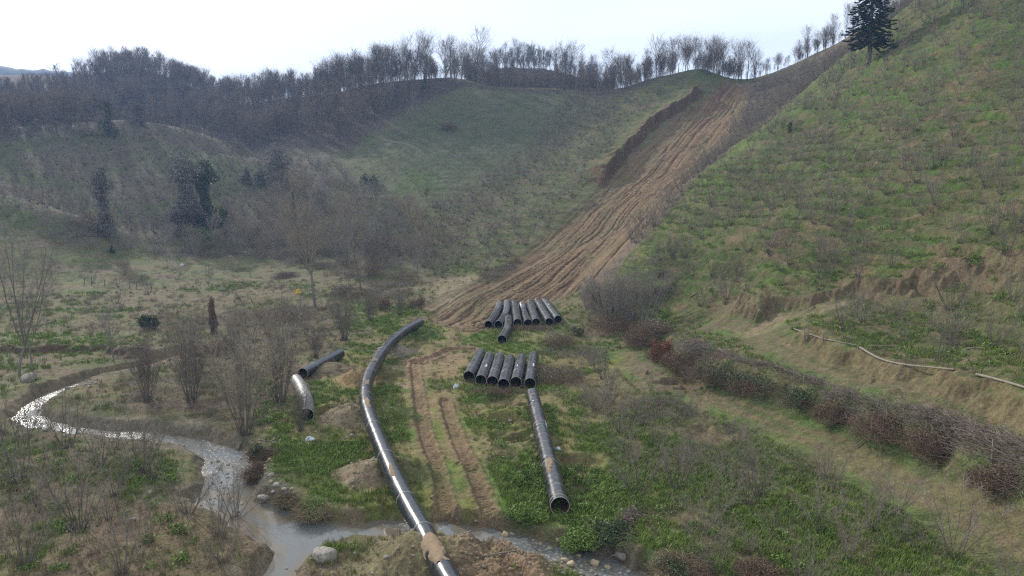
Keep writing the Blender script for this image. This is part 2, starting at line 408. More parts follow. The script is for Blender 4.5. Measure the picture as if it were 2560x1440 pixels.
# left meadow beyond the stream
m = zone([(-400,640),(300,630),(600,650),(900,660),(1020,700),(900,740),(700,790),(450,850),(100,870),(-400,870)], 3)
c = mixc(c, STRAW * .62, m * sstep(-.3, .25, n_big + .35 * n_mid) * .8); c = mixc(c, GRASS * 1.0, m * sstep(.05, .3, fbm(x, y, 5, 4, 215)) * .8)
# left hazel hill and bowl
mh = zone([(-600,560),(-600,330),(0,350),(200,320),(320,290),(480,325),(620,380),(860,380),(900,480),(1050,600),(1100,690),(700,640),(300,600),(0,600)], 8)
c = mixc(c, C(.098,.082,.058), mh * .85); c = mixc(c, GRASS * .85, mh * sstep(.0, .3, fbm(x, y, 16, 4, 216)) * .8)
mb = zone([(870,400),(1000,290),(1180,225),(1400,235),(1500,260),(1420,330),(1300,400),(1180,480),(1080,520),(950,500)], 14)
c = mixc(c, C(.062,.074,.038), mb * .85); c = mixc(c, C(.09,.085,.05), mb * sstep(-.1, .3, n_mid + n_big) * .5)
mbb = zone([(1020,420),(1120,440),(1060,520),(960,520)], 3); c = mixc(c, BRIGHT * .6, mbb * sstep(-.2, .3, n_big) * .7)
# forest floor
mf = np.clip(zone([(-900,350),(0,350),(200,320),(320,290),(480,325),(620,380),(860,380),(1000,290),(1180,215),(1400,225),(1500,250),(1640,200),(1640,100),(1000,60),(300,60),(-900,100)], 6) + (r > 345) * 1.0, 0, 1)
c = mixc(c, FOREST, mf * .95)
# spur
ms = zone([(1100,690),(1180,560),(1300,470),(1420,380),(1540,300),(1650,205),(1790,175),(1800,200),(1640,290),(1560,350),(1480,460),(1330,620),(1200,700)], 3)
c = mixc(c, GRASS * .95, ms * .9); c = mixc(c, OLIVE, ms * sstep(-.1, .25, n_mid) * .8); c = mixc(c, LITTER, ms * sstep(.1, .4, fbm(x, y, 3, 4, 217)) * .7)
# purple flank behind the green edge
mp_ = zone([(1862,212),(1980,165),(2100,110),(2300,-40),(2400,-140),(2300,0),(2230,52),(2060,184),(1900,325),(1750,440),(1640,590),(1480,740),(1430,700),(1600,510),(1790,340)], 3)
c = mixc(c, LITTER, mp_ * .85)
# green hillside
mg = zone([(2300,-80),(2230,52),(2060,184),(1900,325),(1750,440),(1640,590),(1480,740),(1600,800),(1800,775),(1930,780),(2080,750),(2330,720),(2700,640),(3600,600),(3600,-300)], 2)
gq = z / 1.55 + .55 * fbm(x, y, 9, 3, 100) + .2 * fbm(x, y, 2.5, 2, 101)
gf = gq - np.floor(gq)
c = mixc(c, C(.082,.096,.034), mg * .9)
c = mixc(c, C(.15,.108,.06), mg * sstep(.05, .4, fbm(x, y, 4, 4, 219) + .3 * n_sm - .12 - .15 * np.cos((gf - .25) * 6.28)) * .8)
c = mixc(c, C(.10,.092,.045), mg * sstep(-.1, .3, n_sm + .5 * n_mid) * .6)
c = mixc(c, BRIGHT * .85, mg * sstep(.02, .3, fbm(x, y, 3, 4, 218) + .25 * np.cos((gf - .25) * 6.28) - .06) * .85)
edge = np.exp(-(seg_near(x, y, px([(2230,55),(2060,188),(1900,328),(1750,445),(1640,595),(1600,680)]))[0] / 5) ** 2)
c = mixc(c, C(.10,.14,.03), edge * mg * sstep(-.3, .2, n_mid) * .75)
# terraces at the right
mt = zone([(1900,800),(2080,760),(2330,730),(2800,650),(2900,1100),(2560,1060),(2250,965),(2050,890),(1960,850)], 1.5)
c = mixc(c, C(.125,.098,.056), mt * sstep(-.2, .4, n_big + .4 * n_mid) * .8); c = mixc(c, GRASS, mt * sstep(.0, .25, fbm(x, y, 3.5, 4, 220)) * .8)
mk = zone([(1560,880),(1620,800),(1820,770),(2080,740),(2330,712),(2700,640),(2700,1200),(2560,1180),(2060,1000),(1700,880)], 1.5); c = mixc(c, C(.075,.082,.034), mk * np.clip(.62 + .7 * n_mid + .4 * n_big, 0, .9))
mk = zone([(1600,840),(1700,880),(1850,960),(2060,1005),(2330,1120),(2600,1240),(2600,1330),(2330,1220),(2180,1150),(2000,1062),(1800,990),(1650,930)], .8); c = mixc(c, C(.065,.085,.03), mk * (.75 + .5 * n_mid))
mk = zone([(2300,1250),(2560,1380),(2700,1500),(1900,1500),(1700,1200),(1600,1000),(1900,1080)], 2); c = mixc(c, C(.095,.105,.042), mk * (.6 + .6 * n_mid))
# near meadow around the pipes
mn = zone([(640,1120),(700,1020),(900,830),(1060,770),(1400,840),(1560,900),(1560,1100),(1480,1200),(1500,1330),(1300,1340),(1000,1310),(860,1300),(640,1180)], 1.5)
c = mixc(c, C(.14,.15,.038), mn * .7)
c = mixc(c, BRIGHT, mn * sstep(.02, .28, fbm(x, y, 3.3, 4, 221)) * .9)
c = mixc(c, C(.17,.14,.07), mn * sstep(.05, .35, fbm(x, y, 3.8, 4, 223)) * .7)
for pts, col, sft, k in (
    ([(1140,830),(1250,855),(1390,850),(1400,880),(1360,890),(1240,872),(1170,870)], BRIGHT, .8, .9),
    ([(860,760),(1040,755),(1060,790),(960,815),(850,830)], BRIGHT * .9, 1, .8),
    ([(700,1100),(900,1090),(960,1150),(860,1200),(760,1190),(690,1150)], BRIGHT * 1.05, .8, .9),
    ([(1290,1180),(1460,1160),(1560,1180),(1600,1330),(1480,1390),(1330,1360),(1270,1290)], C(.05,.13,.018), 1, .9),
    ([(1500,1080),(1900,1110),(2150,1260),(2300,1440),(1600,1440),(1500,1330)], C(.075,.12,.03), 2, .7),
    ([(1480,850),(1540,860),(1560,900),(1500,900)], BRIGHT, 1, .8),
    ([(-200,840),(300,835),(640,840),(600,870),(200,885),(-200,890)], GRASS * 1.2, 1, .8),
    ([(0,1100),(360,1110),(480,1130),(500,1230),(300,1260),(-100,1240)], GRASS * 1.05, 2, .55),
    ([(250,1260),(560,1290),(690,1380),(680,1450),(150,1450)], C(.15,.10,.065), 1.5, .75),
    ([(300,950),(640,930),(720,1030),(640,1110),(400,1080)], LITTER, 2, .6),
    ([(380,780),(900,760),(900,860),(740,930),(400,900)], LITTER, 3, .45)):
    c = mixc(c, col, zone(pts, sft) * k * (.65 + .6 * n_mid))
c = mixc(c, C(.15,.11,.065), sstep(.12, .4, fbm(x, y, 1.6, 5, 225)) * .45 * (r < 140))
# tracks and paths
tm = poly_mask(x + fbm(x, y, 5, 3, 80), y + fbm(x, y, 5, 3, 81), TRACK, 1.6)
d, s, al = seg_near(x, y, TRACKL); cc = d * s + 1.1 * fbm(al, al * 0, 22, 2, 82) + 0.25 * fbm(al, d * s, 5, 2, 86)
g = vnoise(cc * 1.4, al / 18, 226) * .6 + .4 * n_mid
tcol = C(.165,.114,.064) + (C(.115,.077,.045) - C(.165,.114,.064)) * sstep(-.25, .35, g)[:, None]
tcol = tcol + (C(.11,.098,.052) - tcol) * np.clip(sstep(.05, .35, fbm(x, y, 8, 4, 227) + .25 * vnoise(cc * 2, al / 12, 228) + (.24 + .22 * sstep(60, 130, al)) * sstep(1.0, 6.0, d * s) + .10 * sstep(-4, -7, d * s) - .12) * .55, 0, 1)[:, None]
c = c + (tcol - c) * tm[:, None]
for pl, wd, sf, col, k in ((ROAD_UP, .85, .6, C(.13,.102,.06), .85), (ROAD_UP2, 1.3, .9, C(.175,.135,.085), .9), (ROAD_LO, .75, .5, C(.122,.094,.054), .85)):
    mm = line_mask(x + .6 * n_mid, y + .6 * n_sm, pl, wd, sf)
    d, s, al = seg_near(x, y, pl)
    mid = np.exp(-((d) / .34) ** 2) * .9
    c = mixc(c, col, mm * k * (1 - mid * sstep(-.4, 0, n_mid)) * np.clip(.8 + 1.1 * n_mid, .2, 1)); 
    c = mixc(c, BRIGHT * .9, np.exp(-((d - 1.9) / .7) ** 2) * (d < 5) * sstep(-.1, .3, fbm(x, y, 3, 3, 229)) * .6)
for pl, wd in ((RUT_L, .5), (RUT_R, .5), (RUT_2, .8), (RUT_3, 1.2)):
    mm = line_mask(x + .2 * n_sm, y + .2 * n_sm, pl, wd, .5); c = mixc(c, MUD * (.95), mm * (.85 + .3 * n_mid))
mw = zone([(1000,900),(1180,862),(1190,890),(1130,1000),(1150,1040),(1040,1040),(1010,960)], .8); c = mixc(c, MUD * 1.25, mw * sstep(-.3, .2, n_mid) * .8)
mw = zone([(1090,1290),(1150,1270),(1240,1260),(1300,1340),(1250,1350),(1100,1330)], .5); c = mixc(c, MUD * .8, mw * .85)
mw = poly_mask(x, y, SOIL_HEAP, .8); c = mixc(c, MUD * 1.2, mw * .95)
mw = zone([(1050,790),(1190,800),(1240,820),(1150,850),(1060,830)], 1.0); c = mixc(c, SOIL * .9, mw * sstep(-.2, .3, n_mid + .3 * n_big) * .8)
mw = zone([(1100,700),(1190,690),(1180,730),(1110,770),(1050,780),(1070,740)], 2.0); c = mixc(c, C(.20,.16,.10), mw * .7)
for (u, v, rad, hh, k), col in zip(MOUNDS, (C(.22,.17,.115), C(.10,.115,.04), C(.25,.17,.09), C(.12,.11,.05), C(.22,.18,.14), C(.08,.11,.04), C(.19,.145,.10), C(.10,.10,.045), C(.19,.14,.09), C(.15,.13,.07), C(.12,.09,.06))):
    cx, cy, _ = BASE.hit(u, v); d = np.hypot(x - cx, y - cy) / rad * (1 + .3 * n_mid)
    c = mixc(c, col, sstep(1.35, .9, d) * .85)
for pl, col, wd in ((YSCARP, YSOIL, .75), (UCUT, C(.125,.095,.058), .95), (SCARP, C(.10,.062,.038), 3.0)):
    d = seg_near(x, y, pl)[0]; steep = sstep(.10, .3, SLOPE)
    c = mixc(c, col, sstep(wd * 2.0, wd * 1.5, d + .8 * n_mid) * steep * (.85 + .6 * n_sm))
d = seg_near(x, y, LBANK)[0]; c = mixc(c, DSOIL * .7, (d < 1.8) * sstep(.06, .2, SLOPE) * .9)
for u, v, rad, dep in PITS:
    cx, cy, _ = BASE.hit(u, v); d = np.hypot(x - cx, y - cy) / rad; c = mixc(c, DSOIL, sstep(1.3, .6, d + .3 * n_sm) * .6)
# stream sides
ds = np.minimum(seg_near(x, y, STREAM)[0] - 1.2, seg_near(x, y, RUN)[0] - .9)
ds = np.minimum(ds, np.where(inside(x, y, POOL), -1, seg_near(x, y, POOL, 12, True)[0]))
c = mixc(c, C(.14,.11,.075), sstep(1.1, .2, ds + .5 * n_sm) * .8)
gr = sstep(1.8, .4, ds + 1.6 * fbm(x, y, 3, 3, 230)) * sstep(-.1, .25, fbm(x, y, 6, 3, 231))
c = mixc(c, C(.155,.135,.105), gr * (ds < 2.2) * .6)
c = mixc(c, C(.13,.105,.07), sstep(WZ + .05, WZ - .1, z) * .9)
far = sstep(240, 340, r)
c = np.clip(c, .012, .6)
STEEP = Raster(AZ, LR, SLOPE.reshape(X2.shape)); GREEN = Raster(AZ, LR, (c[:, 1] - c[:, 0]).reshape(X2.shape))
COLR = np.c_[c, np.ones(len(c))].astype(np.float32)

# ---------------------------------------------------------------- ground material and meshes
def new_mat(name):
    m = bpy.data.materials.new(name); m.use_nodes = True
    return m, m.node_tree.nodes, m.node_tree.links, m.node_tree.nodes['Principled BSDF']
def mnode(N, t, **kw):
    n = N.new(t)
    for k, v in kw.items(): setattr(n, k, v)
    return n
gm, N, L, B = new_mat('ground_cover')
B.inputs['Roughness'].default_value = .95; B.inputs['Specular IOR Level'].default_value = .12
at = mnode(N, 'ShaderNodeAttribute', attribute_name='cover')
tc = N.new('ShaderNodeTexCoord')
def noise(scale, det, rough=.6):
    n = N.new('ShaderNodeTexNoise'); n.inputs['Scale'].default_value = scale; n.inputs['Detail'].default_value = det; n.inputs['Roughness'].default_value = rough
    L.new(tc.outputs['Object'], n.inputs['Vector']); return n
n1 = noise(1.4, 9, .78); n2 = noise(9.0, 6, .8); n3 = noise(.25, 5)
def mrange(src, a, b, c_, d_):
    m = N.new('ShaderNodeMapRange'); m.inputs[1].default_value = a; m.inputs[2].default_value = b; m.inputs[3].default_value = c_; m.inputs[4].default_value = d_
    L.new(src, m.inputs[0]); return m.outputs[0]
def mul(a, b):
    m = N.new('ShaderNodeMath'); m.operation = 'MULTIPLY'
    for i, s in enumerate((a, b)):
        if isinstance(s, (int, float)): m.inputs[i].default_value = s
        else: L.new(s, m.inputs[i])
    return m.outputs[0]
v1 = mrange(n1.outputs['Fac'], .33, .67, .55, 1.4); v2 = mrange(n2.outputs['Fac'], .35, .65, .5, 1.5); v3 = mrange(n3.outputs['Fac'], .3, .7, .85, 1.15)
vv = mul(mul(v1, v2), v3)
hs = N.new('ShaderNodeHueSaturation'); L.new(at.outputs['Color'], hs.inputs['Color']); L.new(vv, hs.inputs['Value'])
L.new(mrange(n1.outputs['Color'], .3, .7, .48, .52), hs.inputs['Hue'])
L.new(hs.outputs[0], B.inputs['Base Color'])
bp = N.new('ShaderNodeBump'); bp.inputs['Strength'].default_value = .9; bp.inputs['Distance'].default_value = .12
nb = noise(3.2, 9, .75); L.new(nb.outputs['Fac'], bp.inputs['Height']); L.new(bp.outputs[0], B.inputs['Normal'])

ni, nj = X2.shape
idx = np.arange(ni * nj).reshape(ni, nj)
Fall = np.stack([idx[:-1, :-1], idx[1:, :-1], idx[1:, 1:], idx[:-1, 1:]], -1).reshape(-1, 4)
VALL = np.stack([X1, Y1, Z1], -1)
FX = X1[Fall].mean(1); FY = Y1[Fall].mean(1)
_tm = tm[Fall[:, 0]] > .5
_road = (np.minimum(seg_near(FX, FY, ROAD_UP)[0], seg_near(FX, FY, ROAD_UP2)[0]) < 1.9)
_path = (seg_near(FX, FY, ROAD_LO)[0] < 1.9) & ~_road
_fr = np.hypot(FX, FY)
_hill = (BASE.at(FX, FY) > 4.5) & ~_tm & ~_road & ~_path & ((FX < 0) | (_fr > 84))
def part_ground(name, sel, label=None):
    f = Fall[sel]; used, inv = np.unique(f, return_inverse=True)
    me = mesh(name, VALL[used], [(inv.reshape(-1, 4), 0)], [gm])
    a = me.color_attributes.new('cover', 'FLOAT_COLOR', 'POINT'); a.data.foreach_set('color', COLR[used].ravel())
    me.normals_split_custom_set_from_vertices(NRM.reshape(-1, 3)[used])
    return tag(link(name, me), kind='structure')
part_ground('dirt_track', _tm); part_ground('farm_road', _road); part_ground('grass_path', _path); part_ground('hills', _hill)
part_ground('ground', ~(_tm | _road | _path | _hill))

# ---------------------------------------------------------------- far blue mountain
def far_mountain():
    U = np.linspace(-900, 700, 120); crest = np.interp(U, [-900,-300,0,60,120,180,260,400,700], [150,158,166,178,180,184,215,260,330]) + 5 * fbm(U, U * 0, 40, 4, 300)
    V = []; rows = 26
    for i, u in enumerate(U):
        a, t = ray(u, crest[i])
        for j in range(rows):
            q = j / (rows - 1)
            r_ = 1150 + 420 * q if q < .75 else 1465 + 700 * (q - .75)
            top = CZ + float(t) * 1465
            zz = 30 + (top - 30) * (sstep(0, .75, q) if q < .75 else 1 - .8 * sstep(.75, 1, q)) + 9 * fbm(np.array([u * .8]), np.array([r_]), 60, 4, 301)[0] * (1 if q < .7 else .3)
            V.append((math.sin(a) * r_, math.cos(a) * r_, zz))
    ix = np.arange(len(U) * rows).reshape(len(U), rows)
    F_ = np.stack([ix[:-1, :-1], ix[1:, :-1], ix[1:, 1:], ix[:-1, 1:]], -1).reshape(-1, 4)
    m, N_, L_, B_ = new_mat('wooded_mountain'); B_.inputs['Roughness'].default_value = 1
    n = N_.new('ShaderNodeTexNoise'); n.inputs['Scale'].default_value = .05; n.inputs['Detail'].default_value = 8
    t_ = N_.new('ShaderNodeTexCoord'); L_.new(t_.outputs['Object'], n.inputs['Vector'])
    cr = N_.new('ShaderNodeValToRGB'); cr.color_ramp.elements[0].color = (.03,.04,.03,1); cr.color_ramp.elements[1].color = (.09,.085,.06,1)
    L_.new(n.outputs['Fac'], cr.inputs[0]); L_.new(cr.outputs[0], B_.inputs['Base Color'])
    tag(link('far_mountain', mesh('far_mountain', V, [(F_, 0)], [m])), kind='structure')
far_mountain()

# ---------------------------------------------------------------- water
wm, N, L, B = new_mat('stream_water')
B.inputs['Roughness'].default_value = .03; B.inputs['IOR'].default_value = 1.40; B.inputs['Transmission Weight'].default_value = 0.0
at = mnode(N, 'ShaderNodeAttribute', attribute_name='foam'); tc = N.new('ShaderNodeTexCoord')
nw = noise(5.0, 5, .65); nw2 = noise(1.2, 3, .5)
thr = N.new('ShaderNodeMath'); thr.operation = 'MULTIPLY'; L.new(at.outputs['Fac'], thr.inputs[0]); L.new(mrange(nw.outputs['Fac'], .54, .64, 0, .8), thr.inputs[1])
mxw = N.new('ShaderNodeMix'); mxw.data_type = 'RGBA'; mxw.inputs[6].default_value = (.12,.12,.11,1); mxw.inputs[7].default_value = (.50,.53,.56,1)
at2 = mnode(N, 'ShaderNodeAttribute', attribute_name='shallow'); mxs = N.new('ShaderNodeMix'); mxs.data_type = 'RGBA'; mxs.inputs[6].default_value = (.115,.12,.115,1); mxs.inputs[7].default_value = (.135,.112,.08,1); L.new(at2.outputs['Fac'], mxs.inputs[0]); L.new(mxs.outputs[2], mxw.inputs[6]); L.new(thr.outputs[0], mxw.inputs[0]); L.new(mxw.outputs[2], B.inputs['Base Color'])
L.new(mrange(at.outputs['Fac'], 0, 1, .03, .28), B.inputs['Roughness']); L.new(mrange(at.outputs['Fac'], 0, 1, .5, .12), B.inputs['Specular IOR Level']); bw = N.new('ShaderNodeBump'); bw.inputs['Distance'].default_value = .05
L.new(mrange(at.outputs['Fac'], 0, 1, .05, .8), bw.inputs['Strength']); L.new(nw.outputs['Fac'], bw.inputs['Height']); L.new(bw.outputs[0], B.inputs['Normal'])
def water():
    gx = np.arange(-55, 16, .28); gy = np.arange(24, 84, .28)
    X, Y = np.meshgrid(gx, gy, indexing='ij')
    dS, _, aS = seg_near(X, Y, STREAM); dR = seg_near(X, Y, RUN)[0]
    ip = inside(X, Y, POOL); dP = np.where(ip, 0, seg_near(X, Y, POOL, 12, True)[0])
    foam = np.clip(sstep(3.5, 2.2, dS) * sstep(6, 7.5, seg_near(X, Y, POOL, 12, True)[0] + 100 * ip * 0 + np.where(ip, -9, 0) + 3), 0, 1)
    foam = np.maximum(foam * (.75 + .5 * fbm(X, Y, 4, 2, 310)), sstep(2.5, 1.0, dR) * (.5 + .6 * fbm(X, Y, 3, 2, 311)) * (~ip))
    Zw = WZ + .03 * foam * fbm(X, Y, .6, 3, 312)
    near = np.minimum(np.minimum(dS - 3.6, dR - 2.6), dP - 1.6) < 0
    ix = np.arange(X.size).reshape(X.shape)
    F_ = np.stack([ix[:-1, :-1], ix[1:, :-1], ix[1:, 1:], ix[:-1, 1:]], -1).reshape(-1, 4)
    F_ = F_[near.ravel()[F_].all(1)]; used, inv = np.unique(F_, return_inverse=True)
    me = mesh('stream', np.stack([X, Y, Zw], -1).reshape(-1, 3)[used], [(inv.reshape(-1, 4), 0)], [wm])
    dep = WZ - TER.at(X.ravel()[used], Y.ravel()[used]); a = me.attributes.new('shallow', 'FLOAT', 'POINT'); a.data.foreach_set('value', sstep(.30, .04, dep + .08 * fbm(X.ravel()[used], Y.ravel()[used], 1.5, 3, 313)).astype(np.float32))
    a = me.attributes.new('foam', 'FLOAT', 'POINT'); a.data.foreach_set('value', np.clip(foam, 0, 1).ravel()[used].astype(np.float32))
    tag(link('stream', me), kind='structure')
water()
print('terrain done')
# ================================================================ builders
def simple_mat(name, col, rough=.9, spec=.2, var=.25, scale=3.0, bump=0.0, col2=None, obj_rand=0.0):
    m, N, L, B = new_mat(name)
    B.inputs['Roughness'].default_value = rough; B.inputs['Specular IOR Level'].default_value = spec
    t = N.new('ShaderNodeTexCoord'); n = N.new('ShaderNodeTexNoise'); n.inputs['Scale'].default_value = scale; n.inputs['Detail'].default_value = 5
    n.inputs['Roughness'].default_value = .65
    L.new(t.outputs['Object'], n.inputs['Vector'])
    cr = N.new('ShaderNodeValToRGB'); e = cr.color_ramp.elements
    e[0].position = .32; e[1].position = .68
    c2 = col2 if col2 else tuple(min(1, k * (1 + var)) for k in col)
    c1 = tuple(k * (1 - var) for k in col) if not col2 else col
    e[0].color = (*c1, 1); e[1].color = (*c2, 1)
    L.new(n.outputs['Fac'], cr.inputs[0]); out = cr.outputs[0]
    if obj_rand:
        oi = N.new('ShaderNodeObjectInfo'); mr = N.new('ShaderNodeMapRange'); mr.inputs[3].default_value = 1 - obj_rand; mr.inputs[4].default_value = 1 + obj_rand
        L.new(oi.outputs['Random'], mr.inputs[0]); hv = N.new('ShaderNodeHueSaturation'); L.new(mr.outputs[0], hv.inputs['Value']); L.new(out, hv.inputs['Color']); out = hv.outputs[0]
    L.new(out, B.inputs['Base Color'])
    if bump:
        b = N.new('ShaderNodeBump'); b.inputs['Strength'].default_value = .8; b.inputs['Distance'].default_value = bump
        L.new(n.outputs['Fac'], b.inputs['Height']); L.new(b.outputs[0], B.inputs['Normal'])
    return m
M = {}
M['bark'] = simple_mat('grey_bark', (.13,.115,.095), col2=(.20,.185,.155), scale=6, obj_rand=.15)
M['bark_dark'] = simple_mat('dark_bark', (.07,.058,.05), col2=(.12,.10,.085), scale=6, obj_rand=.2)
M['stem'] = simple_mat('hazel_bark', (.085,.072,.06), col2=(.17,.15,.125), scale=5, obj_rand=.15)
M['twig'] = simple_mat('hazel_twigs', (.155,.132,.10), col2=(.27,.235,.185), scale=4, obj_rand=.2)
M['twig_grey'] = simple_mat('grey_twigs', (.17,.148,.125), col2=(.27,.238,.205), scale=4, obj_rand=.15)
M['twig_far'] = simple_mat('woodland_twigs', (.13,.103,.082), col2=(.21,.17,.138), scale=1, obj_rand=.25)
M['twig_tan'] = simple_mat('tan_twigs', (.175,.145,.105), col2=(.26,.215,.155), scale=2, obj_rand=.1)
M['dead'] = simple_mat('dead_sticks', (.09,.07,.055), col2=(.20,.165,.135), scale=1.2)
M['bramble'] = simple_mat('brown_bramble', (.10,.07,.05), col2=(.19,.13,.09), scale=2, obj_rand=.15)
M['russet'] = simple_mat('russet_leaves', (.13,.055,.032), col2=(.22,.095,.055), scale=2)
M['ivy'] = simple_mat('ivy_leaves', (.035,.055,.02), col2=(.075,.10,.035), scale=1.5, rough=.6, spec=.4)
M['oldman'] = simple_mat('pale_seed_heads', (.15,.135,.12), col2=(.27,.245,.22), scale=1)
M['vine'] = simple_mat('hanging_vines', (.085,.075,.064), col2=(.17,.15,.13), scale=1)
M['needle'] = simple_mat('spruce_needles', (.016,.030,.014), col2=(.045,.070,.032), scale=.8, rough=.7)
M['grass'] = simple_mat('grass_blades', (.11,.17,.03), col2=(.19,.24,.05), scale=.35, rough=.7)
M['weed'] = simple_mat('weed_leaves', (.085,.145,.028), col2=(.16,.225,.05), scale=.4, rough=.6)
M['dry'] = simple_mat('dry_grass', (.14,.112,.062), col2=(.24,.195,.115), scale=.5)
M['stone'] = simple_mat('river_stone', (.13,.118,.095), col2=(.34,.315,.27), scale=5, bump=.02, obj_rand=.25)
M['stone_tan'] = simple_mat('tan_stone', (.25,.20,.12), col2=(.40,.34,.23), scale=5, bump=.02, obj_rand=.15)
M['mud'] = simple_mat('caked_mud', (.17,.12,.075), col2=(.27,.20,.13), scale=7, bump=.03)
M['plastic'] = simple_mat('grey_plastic', (.42,.46,.52), col2=(.62,.65,.70), scale=5, rough=.4, spec=.5)
M['yellow'] = simple_mat('yellow_plastic', (.55,.38,.05), rough=.5)
M['wood'] = simple_mat('weathered_wood', (.14,.12,.095), col2=(.29,.25,.20), scale=6)
M['steel'] = simple_mat('bare_steel_edge', (.28,.27,.25), col2=(.42,.40,.37), rough=.45, scale=9)
M['rust'] = simple_mat('rusty_lining', (.05,.024,.014), col2=(.11,.05,.028), rough=.85, scale=3)
M['paint'] = simple_mat('white_paint_marks', (.45,.46,.47), col2=(.72,.73,.74), rough=.6, scale=14)

def pipe_mat(name, base, rough, dust, dcol=(.16,.15,.135)):
    m, N, L, B = new_mat(name)
    t = N.new('ShaderNodeTexCoord'); n = N.new('ShaderNodeTexNoise'); n.inputs['Scale'].default_value = 2.2; n.inputs['Detail'].default_value = 8; n.inputs['Roughness'].default_value = .7
    uvm = N.new('ShaderNodeMapping'); uvm.inputs['Scale'].default_value = (1, 1, 1)
    L.new(t.outputs['Object'], n.inputs['Vector'])
    at = mnode(N, 'ShaderNodeAttribute', attribute_name='along')
    wv = N.new('ShaderNodeTexNoise'); wv.noise_dimensions = '1D'; wv.inputs['Scale'].default_value = 3.2; wv.inputs['Detail'].default_value = 3
    L.new(at.outputs['Fac'], wv.inputs['W'])
    def mr(src, a, b, c_, d_):
        k = N.new('ShaderNodeMapRange'); k.inputs[1].default_value = a; k.inputs[2].default_value = b; k.inputs[3].default_value = c_; k.inputs[4].default_value = d_
        L.new(src, k.inputs[0]); return k.outputs[0]
    mx = N.new('ShaderNodeMix'); mx.data_type = 'RGBA'; mx.inputs[6].default_value = (*base, 1); mx.inputs[7].default_value = (*dcol, 1)
    ad = N.new('ShaderNodeMath'); ad.operation = 'MULTIPLY'; L.new(mr(n.outputs['Fac'], .46, .62, 0, 1), ad.inputs[0]); L.new(mr(wv.outputs['Fac'], .45, .62, .15, 1.0), ad.inputs[1])
    a2 = N.new('ShaderNodeMath'); a2.operation = 'MULTIPLY'; L.new(ad.outputs[0], a2.inputs[0]); a2.inputs[1].default_value = dust
    L.new(a2.outputs[0], mx.inputs[0]); L.new(mx.outputs[2], B.inputs['Base Color'])
    L.new(mr(n.outputs['Fac'], .3, .75, rough - .06, rough + .16), B.inputs['Roughness'])
    B.inputs['Specular IOR Level'].default_value = .6
    bp = N.new('ShaderNodeBump'); bp.inputs['Strength'].default_value = .25; bp.inputs['Distance'].default_value = .02
    L.new(wv.outputs['Fac'], bp.inputs['Height']); L.new(bp.outputs[0], B.inputs['Normal'])
    return m
M['pipe'] = pipe_mat('black_pipe_coating', (.012,.013,.016), .25, .75, (.15,.15,.145))
M['pipe_glossy'] = pipe_mat('glossy_black_pipe_coating', (.014,.016,.020), .22, .28, (.10,.10,.10))
M['pipe_grey'] = pipe_mat('pale_grey_pipe_coating', (.11,.11,.11), .5, 1.0, (.30,.29,.27))  # pale grey base with paler mottling along the pipe

def smooth_path(pts, step=.5):
    pts = np.array(pts, float)
    if len(pts) == 2:
        n = max(2, int(np.linalg.norm(pts[1] - pts[0]) / step) + 1); t = np.linspace(0, 1, n)[:, None]; return pts[0] * (1 - t) + pts[1] * t
    Pp = np.vstack([2 * pts[0] - pts[1], pts, 2 * pts[-1] - pts[-2]]); out = []
    for i in range(1, len(Pp) - 2):
        p0, p1, p2, p3 = Pp[i - 1:i + 3]; n = max(2, int(np.linalg.norm(p2 - p1) / step))
        for t in np.arange(n) / n:
            out.append(.5 * ((2 * p1) + (-p0 + p2) * t + (2 * p0 - 5 * p1 + 4 * p2 - p3) * t * t + (-p0 + 3 * p1 - 3 * p2 + p3) * t ** 3))
    out.append(pts[-1]); return np.array(out)
def frames(path):
    T = np.gradient(path, axis=0); T /= np.linalg.norm(T, axis=1, keepdims=True)
    up = np.array([0, 0, 1.0]); S = np.cross(T, up); S /= np.linalg.norm(S, axis=1, keepdims=True); U = np.cross(S, T)
    return T, S, U
def ring_tube(path, rad, n=40, flip=False):
    T, S, U = frames(path); a = np.arange(n) / n * 2 * math.pi
    V = path[:, None] + rad * (np.cos(a)[None, :, None] * S[:, None] + np.sin(a)[None, :, None] * U[:, None])
    m = len(path); ix = np.arange(m * n).reshape(m, n); nx = np.roll(ix, -1, axis=1)
    F_ = np.stack([ix[:-1], nx[:-1], nx[1:], ix[1:]], -1).reshape(-1, 4)
    if flip: F_ = F_[:, ::-1]
    return V.reshape(-1, 3), F_
